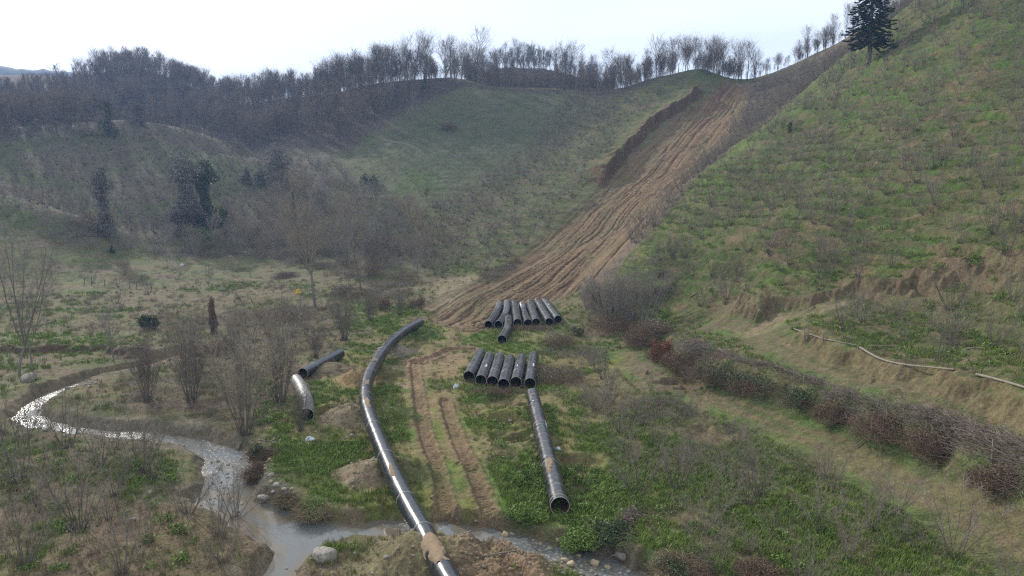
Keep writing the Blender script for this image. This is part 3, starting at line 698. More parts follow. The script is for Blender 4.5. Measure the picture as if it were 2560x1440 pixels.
def make_pipe(name, label, pts, rad, mat, group=None, welds=(), marks=(), muds=(), seed=0):
    pts = np.array(pts, float); org = pts[len(pts) // 2].copy(); g = TER.at(np.array([org[0]]), np.array([org[1]]))[0]
    org[2] = min(org[2] - rad, g)
    path = smooth_path(pts - org, .4); T, S, U = frames(path)
    L_ = np.r_[0, np.cumsum(np.linalg.norm(np.diff(path, axis=0), axis=1))]
    root = tag(empty(name, org), label, 'pipe', group)
    V, F_ = ring_tube(path, rad); me = mesh('pipe_wall', V, [(F_, 0)], [mat])
    a = me.attributes.new('along', 'FLOAT', 'POINT'); a.data.foreach_set('value', np.repeat(L_ + seed * 7.3, 40).astype(np.float32))
    link('pipe_wall', me, root)
    V, F_ = ring_tube(path, rad - .025, flip=True); link('inner_wall', mesh('inner_wall', V, [(F_, 0)], [M['rust']]), root)
    for k, nm in ((0, 'rim'), (-1, 'rim')):
        a = np.arange(40) / 40 * 2 * math.pi; d = -T[k] if k == 0 else T[k]
        RV = []
        for rr, off in ((rad + .003, -.02), (rad + .003, .008), (rad - .028, .008), (rad - .028, -.02)):
            RV.append(path[k] + d * off + rr * (np.cos(a)[:, None] * S[k] + np.sin(a)[:, None] * U[k]))
        V = np.concatenate(RV); ix = np.arange(160).reshape(4, 40); nx = np.roll(ix, -1, axis=1)
        F_ = np.concatenate([np.stack([ix[i], nx[i], nx[i + 1], ix[i + 1]], -1) for i in range(3)])
        if k == 0: F_ = F_[:, ::-1]
        link(nm, mesh('rim', V, [(F_, 0)], [M['steel']], smooth=False), root)
    for wpos in welds:
        i = int(np.clip(np.searchsorted(L_, wpos), 1, len(path) - 2)); q = np.array([path[i] - T[i] * .07, path[i] - T[i] * .05, path[i] + T[i] * .05, path[i] + T[i] * .07])
        rads = [rad + .002, rad + .018, rad + .018, rad + .002]; a = np.arange(40) / 40 * 2 * math.pi
        V = np.concatenate([q[j] + rads[j] * (np.cos(a)[:, None] * S[i] + np.sin(a)[:, None] * U[i]) for j in range(4)])
        ix = np.arange(160).reshape(4, 40); nx = np.roll(ix, -1, axis=1)
        F_ = np.concatenate([np.stack([ix[j], nx[j], nx[j + 1], ix[j + 1]], -1) for j in range(3)])
        link('weld_band', mesh('weld_band', V, [(F_, 0)], [M['band']]), root)
    rr = np.random.default_rng(seed + 5)
    def patch(s0, ang, dl, da, thick, mt, nm, nx_=10, ny_=10, rough=.5):
        V = []; F_ = []
        for i in range(nx_ + 1):
            for j in range(ny_ + 1):
                p = i / nx_ * 2 - 1; q = j / ny_ * 2 - 1; e = 1 - min(1, (p * p + q * q) ** .5 * (1 + rough * vnoise(p * 2.2 + seed, q * 2.2 + s0, 3)))
                s_ = s0 + p * dl; a = ang + q * da; k = np.interp(s_, L_, np.arange(len(path))); k0 = int(min(k, len(path) - 2)); f = k - k0
                c_ = path[k0] * (1 - f) + path[k0 + 1] * f
                h = rad + (-.03 if e <= 0 else .01 + thick * min(1, e * 3) * (.7 + .5 * float(vnoise(i * .9 + seed, j * .9, 5))))
                V.append(c_ + h * (math.cos(a) * S[k0] + math.sin(a) * U[k0]))
        for i in range(nx_):
            for j in range(ny_):
                b = i * (ny_ + 1) + j; F_.append((b, b + 1, b + ny_ + 2, b + ny_ + 1))
        link(nm, mesh(nm, V, [(F_, 0)], [mt]), root)
    for s0, ang, dl, da in muds: patch(s0, ang, dl, da, .09, M['mud'], 'caked_mud', 14, 12)
    for s0, ang, n_, w_ in marks:   # one ragged smear of stencilled paint, too far to read
        V = []; F_ = []; nn = n_ * 3
        for q in range(nn + 1):
            sa = s0 + q * .06; k0 = int(np.clip(np.searchsorted(L_, sa), 1, len(path) - 2)); c_ = path[k0] + T[k0] * (sa - L_[k0])
            hw = w_ * (.25 + rr.random() * (1.2 if q % 3 else .2)); of = rr.uniform(-.05, .05)
            for dy in (-hw, 0, hw): V.append(c_ + (rad + .006) * (math.cos(ang + dy + of) * S[k0] + math.sin(ang + dy + of) * U[k0]))
        for q in range(nn):
            b = q * 3; F_ += [(b, b + 3, b + 4, b + 1), (b + 1, b + 4, b + 5, b + 2)]
        link('stencil_mark', mesh('stencil_mark', V, [(F_, 0)], [M['paint']]), root)
    return root
M['band'] = simple_mat('weld_joint_band', (.10,.10,.10), col2=(.22,.215,.20), rough=.5, scale=8)

RAD = .60
def at_ground(u, v, h=RAD): return np.array(TER.hit(u, v, h))
def at_level(u, v, z): x_, y_ = on_plane(u, v, z); return np.array([float(x_), float(y_), z])
# long welded pipeline on its earth mounds
mainp = [(1050,806,1.6),(1018,824,1.55),(985,850,1.5),(958,880,1.5),(935,915,1.45),(918,955,1.4),(915,1000,1.4),(926,1045,1.4),(950,1108,1.3),(985,1190,1.25),(1022,1265,1.15),(1058,1330,1.0),(1085,1383,1.0),(1116,1440,1.1),(1150,1500,1.2)]
make_pipe('pipeline', 'long curved welded black pipeline propped on earth mounds and crossing the stream', [at_level(u, v, z_) for u, v, z_ in mainp], RAD, M['pipe_glossy'],
          welds=(9, 17, 26, 34, 42.5, 49, 56, 60, 67), marks=((33, 1.2, 2, .1), (30.5, 2.0, 2, .1)),
          muds=((31.5, 1.75, .8, .35), (38.0, 1.5, 1.3, .35), (52.6, 1.25, 1.2, .3), (62.3, 1.3, .9, 1.2), (63.6, 1.35, 1.0, .8), (23, 1.9, .5, .4)), seed=1)
# the single pipe at right
a_, b_ = at_level(1331, 986, .95), at_level(1400, 1265, .75)
make_pipe('steel_pipe', 'single straight black pipe pointing at the stream, right of the wheel ruts', [a_, b_], RAD, M['pipe'], welds=(8.5, 16.5, 23), marks=((8.6, 2.3, 9, .12), (3.5, 1.2, 1, .1)),
          muds=((17.5, 1.4, .9, .4), (18.6, 1.1, .5, .25), (1.9, 1.4, .3, .2)), seed=2)
near_row = [((1172,941),(1202,884),'leftmost of the six black pipes in the near row, the longest'),
            ((1202,951),(1224,892),'second from the left in the near row of six black pipes, white stencil marks'),
            ((1231,954),(1249,894),'third from the left in the near row of six black pipes, pale middle band'),
            ((1259,961),(1275,898),'fourth from the left in the near row of six black pipes, faint rings'),
            ((1290,956),(1304,896),'fifth from the left in the near row of six black pipes, beside dry stems'),
            ((1325,959),(1334,890),'rightmost of the six black pipes in the near row, bold white marks')]
for i, (f, b, lab) in enumerate(near_row):
    pb, pf = at_ground(*b), at_ground(*f)
    make_pipe('steel_pipe', lab, [pb, pf], RAD, M['pipe'], 'near row of six pipes', welds=((7,) if i in (0, 2, 3, 4) else ()), marks=((5.5, 1.9, 7, .16),) if i in (1, 5) else (((5, 1.3, 4, .1),) if i == 4 else ()), seed=10 + i)
far_row = [([(1249,762),(1242,780),(1232,797),(1221,812)],'leftmost pipe of the far row of seven, bent black pipe'),
           ([(1268,757),(1266,780),(1258,797),(1246,812)],'second bent black pipe from the left in the far row of seven'),
           ([(1287,758),(1294,807)],'third pipe from the left in the far row of seven, its mouth facing the valley'),
           ([(1306,762),(1310,780),(1320,808)],'fourth pipe from the left in the far row of seven, slightly bent'),
           ([(1325,758),(1340,806)],'fifth pipe from the left in the far row of seven, straight black pipe'),
           ([(1343,753),(1373,805)],'sixth pipe from the left in the far row of seven, long straight black pipe'),
           ([(1362,753),(1395,799)],'rightmost pipe of the far row of seven, long black pipe lying apart')]
for i, (pp, lab) in enumerate(far_row):
    make_pipe('steel_pipe', lab, [at_ground(*q) for q in pp], RAD, M['pipe'], 'far row of seven pipes', marks=((5, 1.3, 3, .1),) if i in (3, 6) else (), seed=20 + i)
make_pipe('steel_pipe', 'bent black pipe lying alone in front of the far row of pipes', [at_ground(*q) for q in [(1272,796),(1270,818),(1264,832),(1255,849)]], RAD, M['pipe'], seed=30)
make_pipe('steel_pipe', 'short straight black pipe lying left of the curved pipeline among bare shrubs', [at_ground(850,884), at_ground(757,934)], RAD, M['pipe_glossy'], welds=(6.5,), seed=31)
make_pipe('steel_pipe', 'grey bent pipe whose mouth faces the stream, left of the pipeline', [at_ground(*q) for q in [(740,950),(752,968),(763,992),(768,1016),(767,1038)]], RAD, M['pipe_grey'], seed=32)
# ================================================================ vegetation meshes
class TB:
    def __init__(s): s.V = []; s.T = {}; s.Q = {}
    def tube(s, pts, r0, r1, n=4, m=0):
        pts = np.array(pts, float); k = len(pts); T = np.gradient(pts, axis=0); T /= np.linalg.norm(T, axis=1, keepdims=True) + 1e-9
        ref = np.array([0.31, 0.95, 0.05]); S = np.cross(T, ref); S /= np.linalg.norm(S, axis=1, keepdims=True) + 1e-9; U = np.cross(S, T)
        rad = np.linspace(r0, r1, k)[:, None, None]; a = np.arange(n) / n * 2 * math.pi
        R_ = pts[:, None] + rad * (np.cos(a)[None, :, None] * S[:, None] + np.sin(a)[None, :, None] * U[:, None])
        b = len(s.V); s.V.extend(R_.reshape(-1, 3)); q = s.Q.setdefault(m, [])
        for i in range(k - 1):
            for j in range(n):
                q.append((b + i * n + j, b + i * n + (j + 1) % n, b + (i + 1) * n + (j + 1) % n, b + (i + 1) * n + j))
    def twig(s, p0, p1, r, m=0):
        d = p1 - p0; l = np.linalg.norm(d) + 1e-9; d = d / l; ref = np.array([0.3, 0.2, 0.93]); a = np.cross(d, ref); a /= np.linalg.norm(a) + 1e-9; c = np.cross(a, d)
        b = len(s.V); s.V += [p0 + r * a, p0 + r * (-.5 * a + .87 * c), p0 + r * (-.5 * a - .87 * c), p1]
        s.T.setdefault(m, []).extend([(b, b + 1, b + 3), (b + 1, b + 2, b + 3), (b + 2, b, b + 3)])
    def leaf(s, p, sz, g, m=0, nrm=None, asp=1.0):
        a = g.normal(size=3); a /= np.linalg.norm(a); c = g.normal(size=3); c -= a * (a @ c); c /= np.linalg.norm(c) + 1e-9
        b = len(s.V); s.V += [p - a * sz * asp, p - c * sz * .5, p + a * sz * asp, p + c * sz * .5]
        s.Q.setdefault(m, []).append((b, b + 1, b + 2, b + 3))
    def blade(s, p, d, h, wdt, bend, m=0):
        sd_ = np.array([-d[1], d[0], 0]) * wdt; b = len(s.V)
        s.V += [p - sd_, p + sd_, p + d * bend * .35 * h + np.array([0, 0, h * .6]) + sd_ * .7, p + d * bend * .35 * h + np.array([0, 0, h * .6]) - sd_ * .7, p + d * bend * h + np.array([0, 0, h])]
        s.Q.setdefault(m, []).append((b, b + 1, b + 2, b + 3)); s.T.setdefault(m, []).append((b + 3, b + 2, b + 4))
    def build(s, name, mats, smooth=False):
        fs = [(np.array(v), k) for k, v in s.Q.items()] + [(np.array(v), k) for k, v in s.T.items()]
        return mesh(name, np.array(s.V), fs, mats, smooth)
def unit(v): return v / (np.linalg.norm(v) + 1e-9)
def rot_about(d, ang, az, g=None):
    d = unit(d); ref = np.array([0, 0, 1.0]) if abs(d[2]) < .9 else np.array([1.0, 0, 0]); a = unit(np.cross(d, ref)); b = np.cross(d, a)
    return unit(d * math.cos(ang) + math.sin(ang) * (a * math.cos(az) + b * math.sin(az)))
def curve(p, d, ln, n, up=.1, wob=.08, g=rng):
    pts = [p.copy()]; d = unit(d)
    for i in range(n):
        d = unit(d + np.array([0, 0, up]) + g.normal(size=3) * wob); pts.append(pts[-1] + d * ln / n)
    return np.array(pts)
def along(pts, t):
    k = t * (len(pts) - 1); i = int(min(k, len(pts) - 2)); f = k - i; return pts[i] * (1 - f) + pts[i + 1] * f, unit(pts[i + 1] - pts[i])

def hazel(seed, h=4.2, ns=11, spread=.55, tw=9, twr=.011, catk=0, strm=.032, side=1.0):
    g = np.random.default_rng(seed); A = TB(); B_ = TB()
    for k in range(26):  # dark sprouts added at the foot to stand for its shade and leaf litter
        a_ = g.uniform(0, 6.28); A.twig(np.array([math.cos(a_), math.sin(a_), -.1]) * g.uniform(.05, .4), np.array([math.cos(a_) * g.uniform(.1, .8), math.sin(a_) * g.uniform(.1, .8), g.uniform(.25, .8)]), .022)
    for k in range(ns):
        az = k / ns * 6.28 + g.uniform(-.5, .5); tilt = spread * g.uniform(.15, 1.1)
        d = np.array([math.cos(az) * math.sin(tilt), math.sin(az) * math.sin(tilt), math.cos(tilt)])
        p = np.array([math.cos(az), math.sin(az), 0]) * g.uniform(.05, .3); p[2] = -.15
        l = h * g.uniform(.7, 1.1); pts = curve(p, d, l, 6, up=g.uniform(-.02, .10), wob=.07, g=g)
        A.tube(pts, strm * g.uniform(.7, 1.3), .008, 4)
        for j in range(tw):
            t = g.uniform(.28, .98); q, dd = along(pts, t); e = rot_about(dd, g.uniform(.4, .9), g.uniform(0, 6.28)); ln = side * g.uniform(.4, 1.25) * (1.15 - .6 * t)
            br = curve(q, e, ln, 3, up=.12, wob=.12, g=g); B_.tube(br[:3], twr * 1.1, twr * .7, 3); B_.twig(br[2], br[3], twr * .75)
            for i in range(4):
                q2, d2 = along(br, g.uniform(.25, 1)); e2 = rot_about(d2, g.uniform(.3, .9), g.uniform(0, 6.28)); B_.twig(q2, q2 + e2 * g.uniform(.2, .55) * side, twr * .75)
                if catk and g.random() < catk:
                    q3 = q2 + e2 * .25; B_.twig(q3, q3 + np.array([0, 0, -.13]), .016, 1)
    return A, B_
def bare_tree(seed, h=15, crown=.62, spread=.55, nl=16, trunk=.22, levels=2, twr=.03, nt=9, up=.15, fork=0):
    g = np.random.default_rng(seed); A = TB(); B_ = TB()
    leaders = []
    if fork:
        tp = curve(np.array([0, 0, -.3]), np.array([g.normal() * .1, g.normal() * .1, 1.0]), h * (1 - crown) + .3, 4, up=.1, wob=.08, g=g); A.tube(tp, trunk, trunk * .75, 7)
        for k in range(fork):
            az = k / fork * 6.28 + g.uniform(-.3, .3); ti = g.uniform(.18, .5)
            leaders.append((curve(tp[-1] - np.array([0,0,.1]), np.array([math.cos(az) * ti, math.sin(az) * ti, 1]), h * crown * g.uniform(.85, 1.05), 7, up=.1, wob=.07, g=g), trunk * .5))
    else:
        tp = curve(np.array([0, 0, -.3]), np.array([g.normal() * .05, g.normal() * .05, 1.0]), h, 9, up=.15, wob=.05, g=g); leaders.append((tp, trunk))
    for li, (tp, tr) in enumerate(leaders):
        A.tube(tp, tr, .03, 6 if not fork else 5)
        n_ = nl if not fork else int(nl * 1.4 / fork)
        for k in range(n_):
            t = (1 - crown if not fork else .12) + (crown if not fork else .85) * (k + g.random()) / n_; q, d = along(tp, min(t, .99))
            rel = (t - (1 - crown)) / crown if not fork else t
            ln = h * spread * .5 * (math.sin(math.pi * min(.93, .2 + rel * .75)) ** .8) * g.uniform(.65, 1.15) + .35
            e = rot_about(d, g.uniform(.5, .95), k * 2.4 + g.uniform(-.5, .5)); br = curve(q, e, ln, 4, up=up, wob=.12, g=g)
            (B_ if tr < .1 else B_).tube(br, max(twr * 1.6, tr * .32 * (1 - .6 * t)), twr, 3)
            for i in range(nt):
                q2, d2 = along(br, g.uniform(.2, 1)); e2 = rot_about(d2, g.uniform(.3, .8), g.uniform(0, 6.28)); l2 = ln * g.uniform(.22, .5) + .2
                p2 = q2 + e2 * l2 + np.array([0, 0, .08 * l2]); B_.twig(q2, p2, twr * .95)
                for j in range(3):
                    q3 = q2 + (p2 - q2) * g.uniform(.2, .95); e3 = rot_about(e2, g.uniform(.35, .8), g.uniform(0, 6.28)); B_.twig(q3, q3 + e3 * l2 * g.uniform(.35, .7), twr * .65)
    return A, B_
def thicket(seed, h=8, n=70, rad=2.2, twr=.014, tw=7):
    g = np.random.default_rng(seed); A = TB(); B_ = TB()
    for k in range(n):
        a = g.uniform(0, 6.28); q = rad * math.sqrt(g.random()); p = np.array([math.cos(a) * q, math.sin(a) * q, -.2]); ti = .25 * q / rad + .1
        pts = curve(p, np.array([math.cos(a) * ti, math.sin(a) * ti, 1]), h * g.uniform(.55, 1.05) * (1 - .35 * (q / rad) ** 2), 6, up=.03, wob=.06, g=g); A.tube(pts, .03, .008, 3)
        for j in range(tw):
            q0, d = along(pts, g.uniform(.3, 1)); e = rot_about(d, g.uniform(.25, .6), g.uniform(0, 6.28)); l = g.uniform(.6, 1.8); p1 = q0 + e * l; B_.twig(q0, p1, twr)
            for i in range(3):
                q2 = q0 + (p1 - q0) * g.uniform(.2, .9); B_.twig(q2, q2 + rot_about(e, g.uniform(.3, .7), g.uniform(0, 6.28)) * l * .45, twr * .75)
    return A, B_
def blob_pts(g, blobs, n):
    vol = np.array([b[3] * b[4] * b[5] for b in blobs]); pr = vol ** .8; pr /= pr.sum(); out = []
    for k in g.choice(len(blobs), n, p=pr):
        b = blobs[k]; v = unit(g.normal(size=3)) * (g.random() ** .28); out.append(np.array([b[0] + v[0] * b[3], b[1] + v[1] * b[4], b[2] + v[2] * b[5]]))
    return out
def bramble(seed, rx=1.6, ry=1.3, h=1.3, n=420, leaves=500, lsz=.07, sr=.012):
    g = np.random.default_rng(seed); A = TB(); B_ = TB()
    for k in range(n):
        a = g.uniform(0, 6.28); q = math.sqrt(g.random()); p = np.array([math.cos(a) * q * rx, math.sin(a) * q * ry, g.uniform(0, .5) * h])
        d = unit(np.array([g.normal(), g.normal(), g.uniform(.1, 1.4)])); l = h * g.uniform(.3, .8)
        pts = [p, p + d * l * .5, p + d * l * .85 + np.array([0, 0, -.12 * l]) + g.normal(size=3) * .08]; lim = h * math.sqrt(max(.05, 1 - q * q)) * 1.15
        pts = [np.array([w_[0], w_[1], min(w_[2], lim)]) for w_ in pts]; A.tube(pts, sr, sr * .5, 3)
    nb = [(g.uniform(-.6, .6) * rx, g.uniform(-.6, .6) * ry, h * g.uniform(.3, .6), rx * .45, ry * .45, h * .4) for _ in range(7)]
    for p in blob_pts(g, nb, leaves): B_.leaf(p, lsz * g.uniform(.6, 1.4), g)
    return A, B_
def leafy(seed, r_=.5, n=160, lsz=.08, flat=.6):
    g = np.random.default_rng(seed); A = TB(); nb = [(g.uniform(-.5, .5) * r_, g.uniform(-.5, .5) * r_, g.uniform(.1, .6) * r_ * flat, r_ * .5, r_ * .5, r_ * flat * .5) for _ in range(6)]
    for p in blob_pts(g, nb, n):
        p[2] = max(p[2], .01); A.leaf(p, lsz * g.uniform(.6, 1.4), g, int(g.random() < .35))
    return A
def tuft(seed, n=16, h=.28, r_=.16, wdt=.012):
    g = np.random.default_rng(seed); A = TB()
    for k in range(n):
        a = g.uniform(0, 6.28); q = r_ * math.sqrt(g.random()); b = g.uniform(0, 6.28)
        A.blade(np.array([math.cos(a) * q, math.sin(a) * q, -.02]), np.array([math.cos(b), math.sin(b), 0]), h * g.uniform(.5, 1.1), wdt, g.uniform(.1, .7))
    return A
def rock(seed, rough=.28, n=1):
    import bmesh
    bm = bmesh.new(); bmesh.ops.create_icosphere(bm, subdivisions=3 if n else 1, radius=1.0); g = np.random.default_rng(seed)
    pl = [(unit(g.normal(size=3)), g.uniform(.55, .9)) for _ in range(9)]; sc3 = np.array([g.uniform(.85, 1.2), g.uniform(.7, 1.0), g.uniform(.5, .8)])
    for v in bm.verts:
        p = np.array(v.co)
        for nn, dd in pl:
            k = p @ nn - dd
            if k > 0: p = p - nn * k * .85
        p = p * (1 + rough * .25 * float(vnoise(p[0] * 2.1 + seed, p[1] * 2.1 + p[2] * 1.7, seed)) + .04 * float(vnoise(p[0] * 7, p[1] * 7 + p[2] * 6, seed + 3)))
        v.co = p * sc3
    me = bpy.data.meshes.new('rock'); bm.to_mesh(me); bm.free()
    for p in me.polygons: p.use_smooth = True
    return me

# ================================================================ placing things
def gz(x_, y_): return float(TER.at(np.array([x_]), np.array([y_]))[0])
def gpx(u, v):
    x_, y_, z_ = TER.hit(u, v); return np.array([float(x_), float(y_), float(z_)])
def two_part(root, a, am, b, bm_, na, nb):
    link(na, a, root); link(nb, b, root)
def instance_tree(proto, loc, rz, s, label, group=None, sz=None, cat=None):
    r_ = proto.copy(); COL.objects.link(r_); r_.location = loc; r_.rotation_euler = (0, 0, rz); r_.scale = (s, s, sz or s)
    for ch in proto_children[proto.name_full]:
        c_ = ch.copy(); COL.objects.link(c_); c_.parent = r_
    r_['label'] = label
    if cat: r_['category'] = cat
    if group: r_['group'] = group
    elif 'group' in r_: del r_['group']
    return r_
def place(kind, parts, loc, rz, s, label, cat, group=None, sz=None, tilt=None):
    """thing = Empty with one child per (part name, mesh); a single mesh when there is one part"""
    if len(parts) == 1:
        o = bpy.data.objects.new(kind, parts[0][1]); COL.objects.link(o)
    else:
        o = bpy.data.objects.new(kind, None); COL.objects.link(o); o.empty_display_size = .3
        for nm, me in parts:
            c_ = bpy.data.objects.new(nm, me); COL.objects.link(c_); c_.parent = o
    o.location = loc; o.rotation_euler = (tilt[0] if tilt else 0, tilt[1] if tilt else 0, rz); o.scale = (s, s, sz or s)
    return tag(o, label, cat, group)
def stuff_instances(name, label, cat, pts, rz, s, var, meshes, tilt=None):
    """countless small copies: ONE object, geometry nodes put the variants on its points"""
    me = bpy.data.meshes.new(name); pts = np.asarray(pts, np.float32)
    me.vertices.add(len(pts)); me.vertices.foreach_set('co', pts.ravel())
    for nm, val in (('rz', rz), ('sz', s)):
        a = me.attributes.new(nm, 'FLOAT', 'POINT'); a.data.foreach_set('value', np.asarray(val, np.float32))
    a = me.attributes.new('var', 'INT', 'POINT'); a.data.foreach_set('value', np.asarray(var, np.int32))
    o = link(name, me); tag(o, label, cat, kind='stuff')
    ng = bpy.data.node_groups.new(name, 'GeometryNodeTree')
    ng.interface.new_socket('Geometry', in_out='INPUT', socket_type='NodeSocketGeometry'); ng.interface.new_socket('Geometry', in_out='OUTPUT', socket_type='NodeSocketGeometry')
    gi = ng.nodes.new('NodeGroupInput'); go = ng.nodes.new('NodeGroupOutput'); jn = ng.nodes.new('GeometryNodeJoinGeometry')
    def na(nm, ty):
        n = ng.nodes.new('GeometryNodeInputNamedAttribute'); n.data_type = ty; n.inputs['Name'].default_value = nm; return [q for q in n.outputs if q.enabled and q.name == 'Attribute'][0]
    rzo = na('rz', 'FLOAT'); szo = na('sz', 'FLOAT'); vo = na('var', 'INT')
    cx = ng.nodes.new('ShaderNodeCombineXYZ'); ng.links.new(rzo, cx.inputs[2])
    for k, m_ in enumerate(meshes):
        src = bpy.data.objects.new(name + '_source', m_)
        oi = ng.nodes.new('GeometryNodeObjectInfo'); oi.inputs['Object'].default_value = src; oi.inputs['As Instance'].default_value = True
        cmp_ = ng.nodes.new('FunctionNodeCompare'); cmp_.data_type = 'INT'; cmp_.operation = 'EQUAL'
        ia = [q for q in cmp_.inputs if q.enabled]; ng.links.new(vo, ia[0]); ia[1].default_value = k
        iop = ng.nodes.new('GeometryNodeInstanceOnPoints'); ng.links.new(gi.outputs[0], iop.inputs['Points']); ng.links.new(cmp_.outputs[0], iop.inputs['Selection'])
        ng.links.new(oi.outputs['Geometry'], iop.inputs['Instance']); ng.links.new(cx.outputs[0], iop.inputs['Rotation']); ng.links.new(szo, iop.inputs['Scale'])
        ng.links.new(iop.outputs[0], jn.inputs[0])
    ng.links.new(jn.outputs[0], go.inputs[0])
    md = o.modifiers.new('scatter', 'NODES'); md.node_group = ng
    return o
def scatter(pts_px, spacing, jit=.45, seed=0, keep=None, plane=None, ang=.3):
    """jittered rows inside a ground polygon"""
    pl = px(pts_px, plane) if not isinstance(pts_px, np.ndarray) else pts_px; g = np.random.default_rng(seed)
    x0, y0 = pl.min(0) - 5; x1, y1 = pl.max(0) + 5; R0 = np.array([[math.cos(ang), -math.sin(ang)], [math.sin(ang), math.cos(ang)]])
    ctr = (pl.min(0) + pl.max(0)) / 2; hw = max(x1 - x0, y1 - y0) * .75; k = np.arange(-hw, hw, spacing); gx, gy = np.meshgrid(k, k)
    q = np.c_[gx.ravel(), gy.ravel()] + g.uniform(-jit, jit, (gx.size, 2)) * spacing; q = q @ R0.T + ctr
    m = inside(q[:, 0], q[:, 1], pl); q = q[m]
    if keep is not None: q = q[keep(q[:, 0], q[:, 1])]
    return q
def to_px(x_, y_, z_):
    Yc = y_ * math.cos(PITCH) - (z_ - CZ) * math.sin(PITCH); Zc = y_ * math.sin(PITCH) + (z_ - CZ) * math.cos(PITCH)
    return 1280 + FPX * x_ / Yc, 720 - FPX * Zc / Yc
def sight(q, h):
    """is the top of something h metres high at q inside the picture's view and above the ground before it"""
    x_ = q[:, 0]; y_ = q[:, 1]; z_ = TER.at(x_, y_); r_ = np.hypot(x_, y_); ok = np.ones(len(q), bool)
    for f in np.linspace(.35, .985, 40):
        zz = TER.at(x_ * f, y_ * f); ok &= zz < CZ + (z_ + h - CZ) * f + 1.6
    u, v = to_px(x_, y_, z_ + h * .5); ok &= (u > -60) & (u < 2620) & (v > -80) & (v < 1500); return ok, z_, r_
def not_on(x_, y_):
    ok = np.ones(len(x_), bool)
    for pl in (TRACK,): ok &= ~inside(x_, y_, pl)
    for pl, w_ in ((ROAD_UP, 2.4), (ROAD_UP2, 2.2), (ROAD_LO, 2.3), (STREAM, 3.2), (RUN, 2.4), (RUT_L, 1.3), (RUT_R, 1.3)): ok &= seg_dist(x_, y_, pl)[0] > w_
    ok &= ~inside(x_, y_, POOL); return ok
# ================================================================ hazels
HZ = []
for k in range(6):
    a, b = hazel(400 + k, h=4.3, ns=11, spread=.78, tw=14, twr=.0095, catk=.4, strm=.028)
    HZ.append((a.build('stems', [M['stem']]), b.build('twigs', [M['twig'], M['twig_tan']])))
HZM = []
for k in range(5):
    a, b = hazel(430 + k, h=4.2, ns=9, spread=.95, tw=10, twr=.012, strm=.028)
    off = len(a.V); a.V += b.V
    for d_, s_ in ((a.Q, b.Q), (a.T, b.T)):
        for kk, fs in s_.items(): d_.setdefault(1, []).extend([tuple(i + off for i in f) for f in fs])
    HZM.append(a.build('bare_shrub', [M['stem'], M['twig']]))
HZT = []                          # upright dense ones of the stream side
for k in range(3):
    a, b = hazel(460 + k, h=5.5, ns=30, spread=.34, tw=17, twr=.010, strm=.02, side=1.1)
    HZT.append((a.build('stems', [M['stem']]), b.build('twigs', [M['twig']])))
near_hz = [ # u, v (foot), height in picture px, set, label
 (200,1322,200,'o','wide bare hazel shrub standing left of the stream pool, dark forked stems'),
 (357,1183,150,'o','bare hazel shrub on the grassy bank just below the left bend of the stream'),
 (372,1358,110,'o','small bare hazel shrub on the brown bank left of the pool'),
 (470,1285,130,'o','bare hazel with two dark stems at the edge of the stream gravel'),
 (588,1298,120,'o','thin forked bare shrub at the tip of the bank above the pool'),
 (46,1205,170,'o','bare hazel shrub nearest the left edge of the picture below the stream'),
 (60,1415,170,'o','bare hazel cut by the bottom left corner of the picture'),
 (305,1432,140,'o','thin bare shrub at the bottom edge left of the pool'),
 (165,1120,130,'o','bare hazel shrub standing against the riffle of the left stream bend'),
 (560,1405,110,'o','spindly bare shrub on the brown slope above the pool outlet'),
 (480,1006,165,'t','dense vase shaped bare shrub between the stream and the grey bent pipe'),
 (370,1002,140,'t','dense bare shrub above the stream, left neighbour of the vase shaped one'),
 (612,1085,230,'t','tallest dense bare shrub on the stream bank left of the grey bent pipe'),
 (700,1010,200,'t','dense bare shrub directly left of the grey bent pipe'),
 (752,1078,100,'t','low dense bare shrub in front of the mouth of the grey bent pipe'),
 (470,915,120,'t','rounded bare shrub behind the stream, above the vase shaped shrub'),
 (600,925,130,'t','rounded bare shrub left of the short straight black pipe'),
 (790,895,70,'t','small fan of bare stems behind the short straight black pipe'),
 (860,850,110,'t','bare shrub beside dark clods left of the far pipeline end'),
 (928,805,70,'t','small bare shrub on bright grass left of the pipeline far end'),
 (1000,790,70,'t','small bare shrub at the foot of the dirt track on bright grass'),
 (1490,1028,90,'o','bare hazel left one of the pair right of the single straight pipe'),
 (1552,1083,110,'o','bare hazel right one of the pair right of the single straight pipe'),
 (1466,1083,60,'o','small bare shrub between the single pipe and the pair of hazels'),
 (1800,1282,130,'o','bare hazel with a bright green foot right of the single straight pipe'),
 (1872,1262,150,'o','tall bare hazel beside the small stony gully at lower right'),
 (1692,1225,150,'o','bare hazel with crooked grey branches right of the single pipe mouth'),
 (1596,1240,140,'o','slender bare shrub nearest to the right of the single pipe mouth'),
 (2383,1395,160,'o','wide bare hazel near the bottom right corner'),
 (2050,1330,120,'o','spreading bare hazel above brushwood at lower right'),
 (1790,1432,150,'o','bare hazel at the bottom edge right of the big grey boulder'),
 (2230,1290,120,'o','bare hazel just below the lower grass path at right'),
 (1880,1165,110,'o','bare hazel in grey scrub below the lower path, near its middle'),
 (2120,1395,120,'o','bare hazel between the two wide ones at lower right')]
hz_used = []
for i, (u, v, hp, st, lab) in enumerate(near_hz):
    p = gpx(u, v); r_ = math.hypot(p[0], p[1]); hh = hp * r_ / FPX * 1.08; st_ = HZ[i % 6] if st == 'o' else HZT[i % 3]
    s_ = hh / (4.2 if st == 'o' else 5.2); place('bare_shrub', [('stems', st_[0]), ('twigs', st_[1])], p, i * 1.7, s_, lab, 'shrub'); hz_used.append(p[:2])
hz_used = np.array(hz_used)
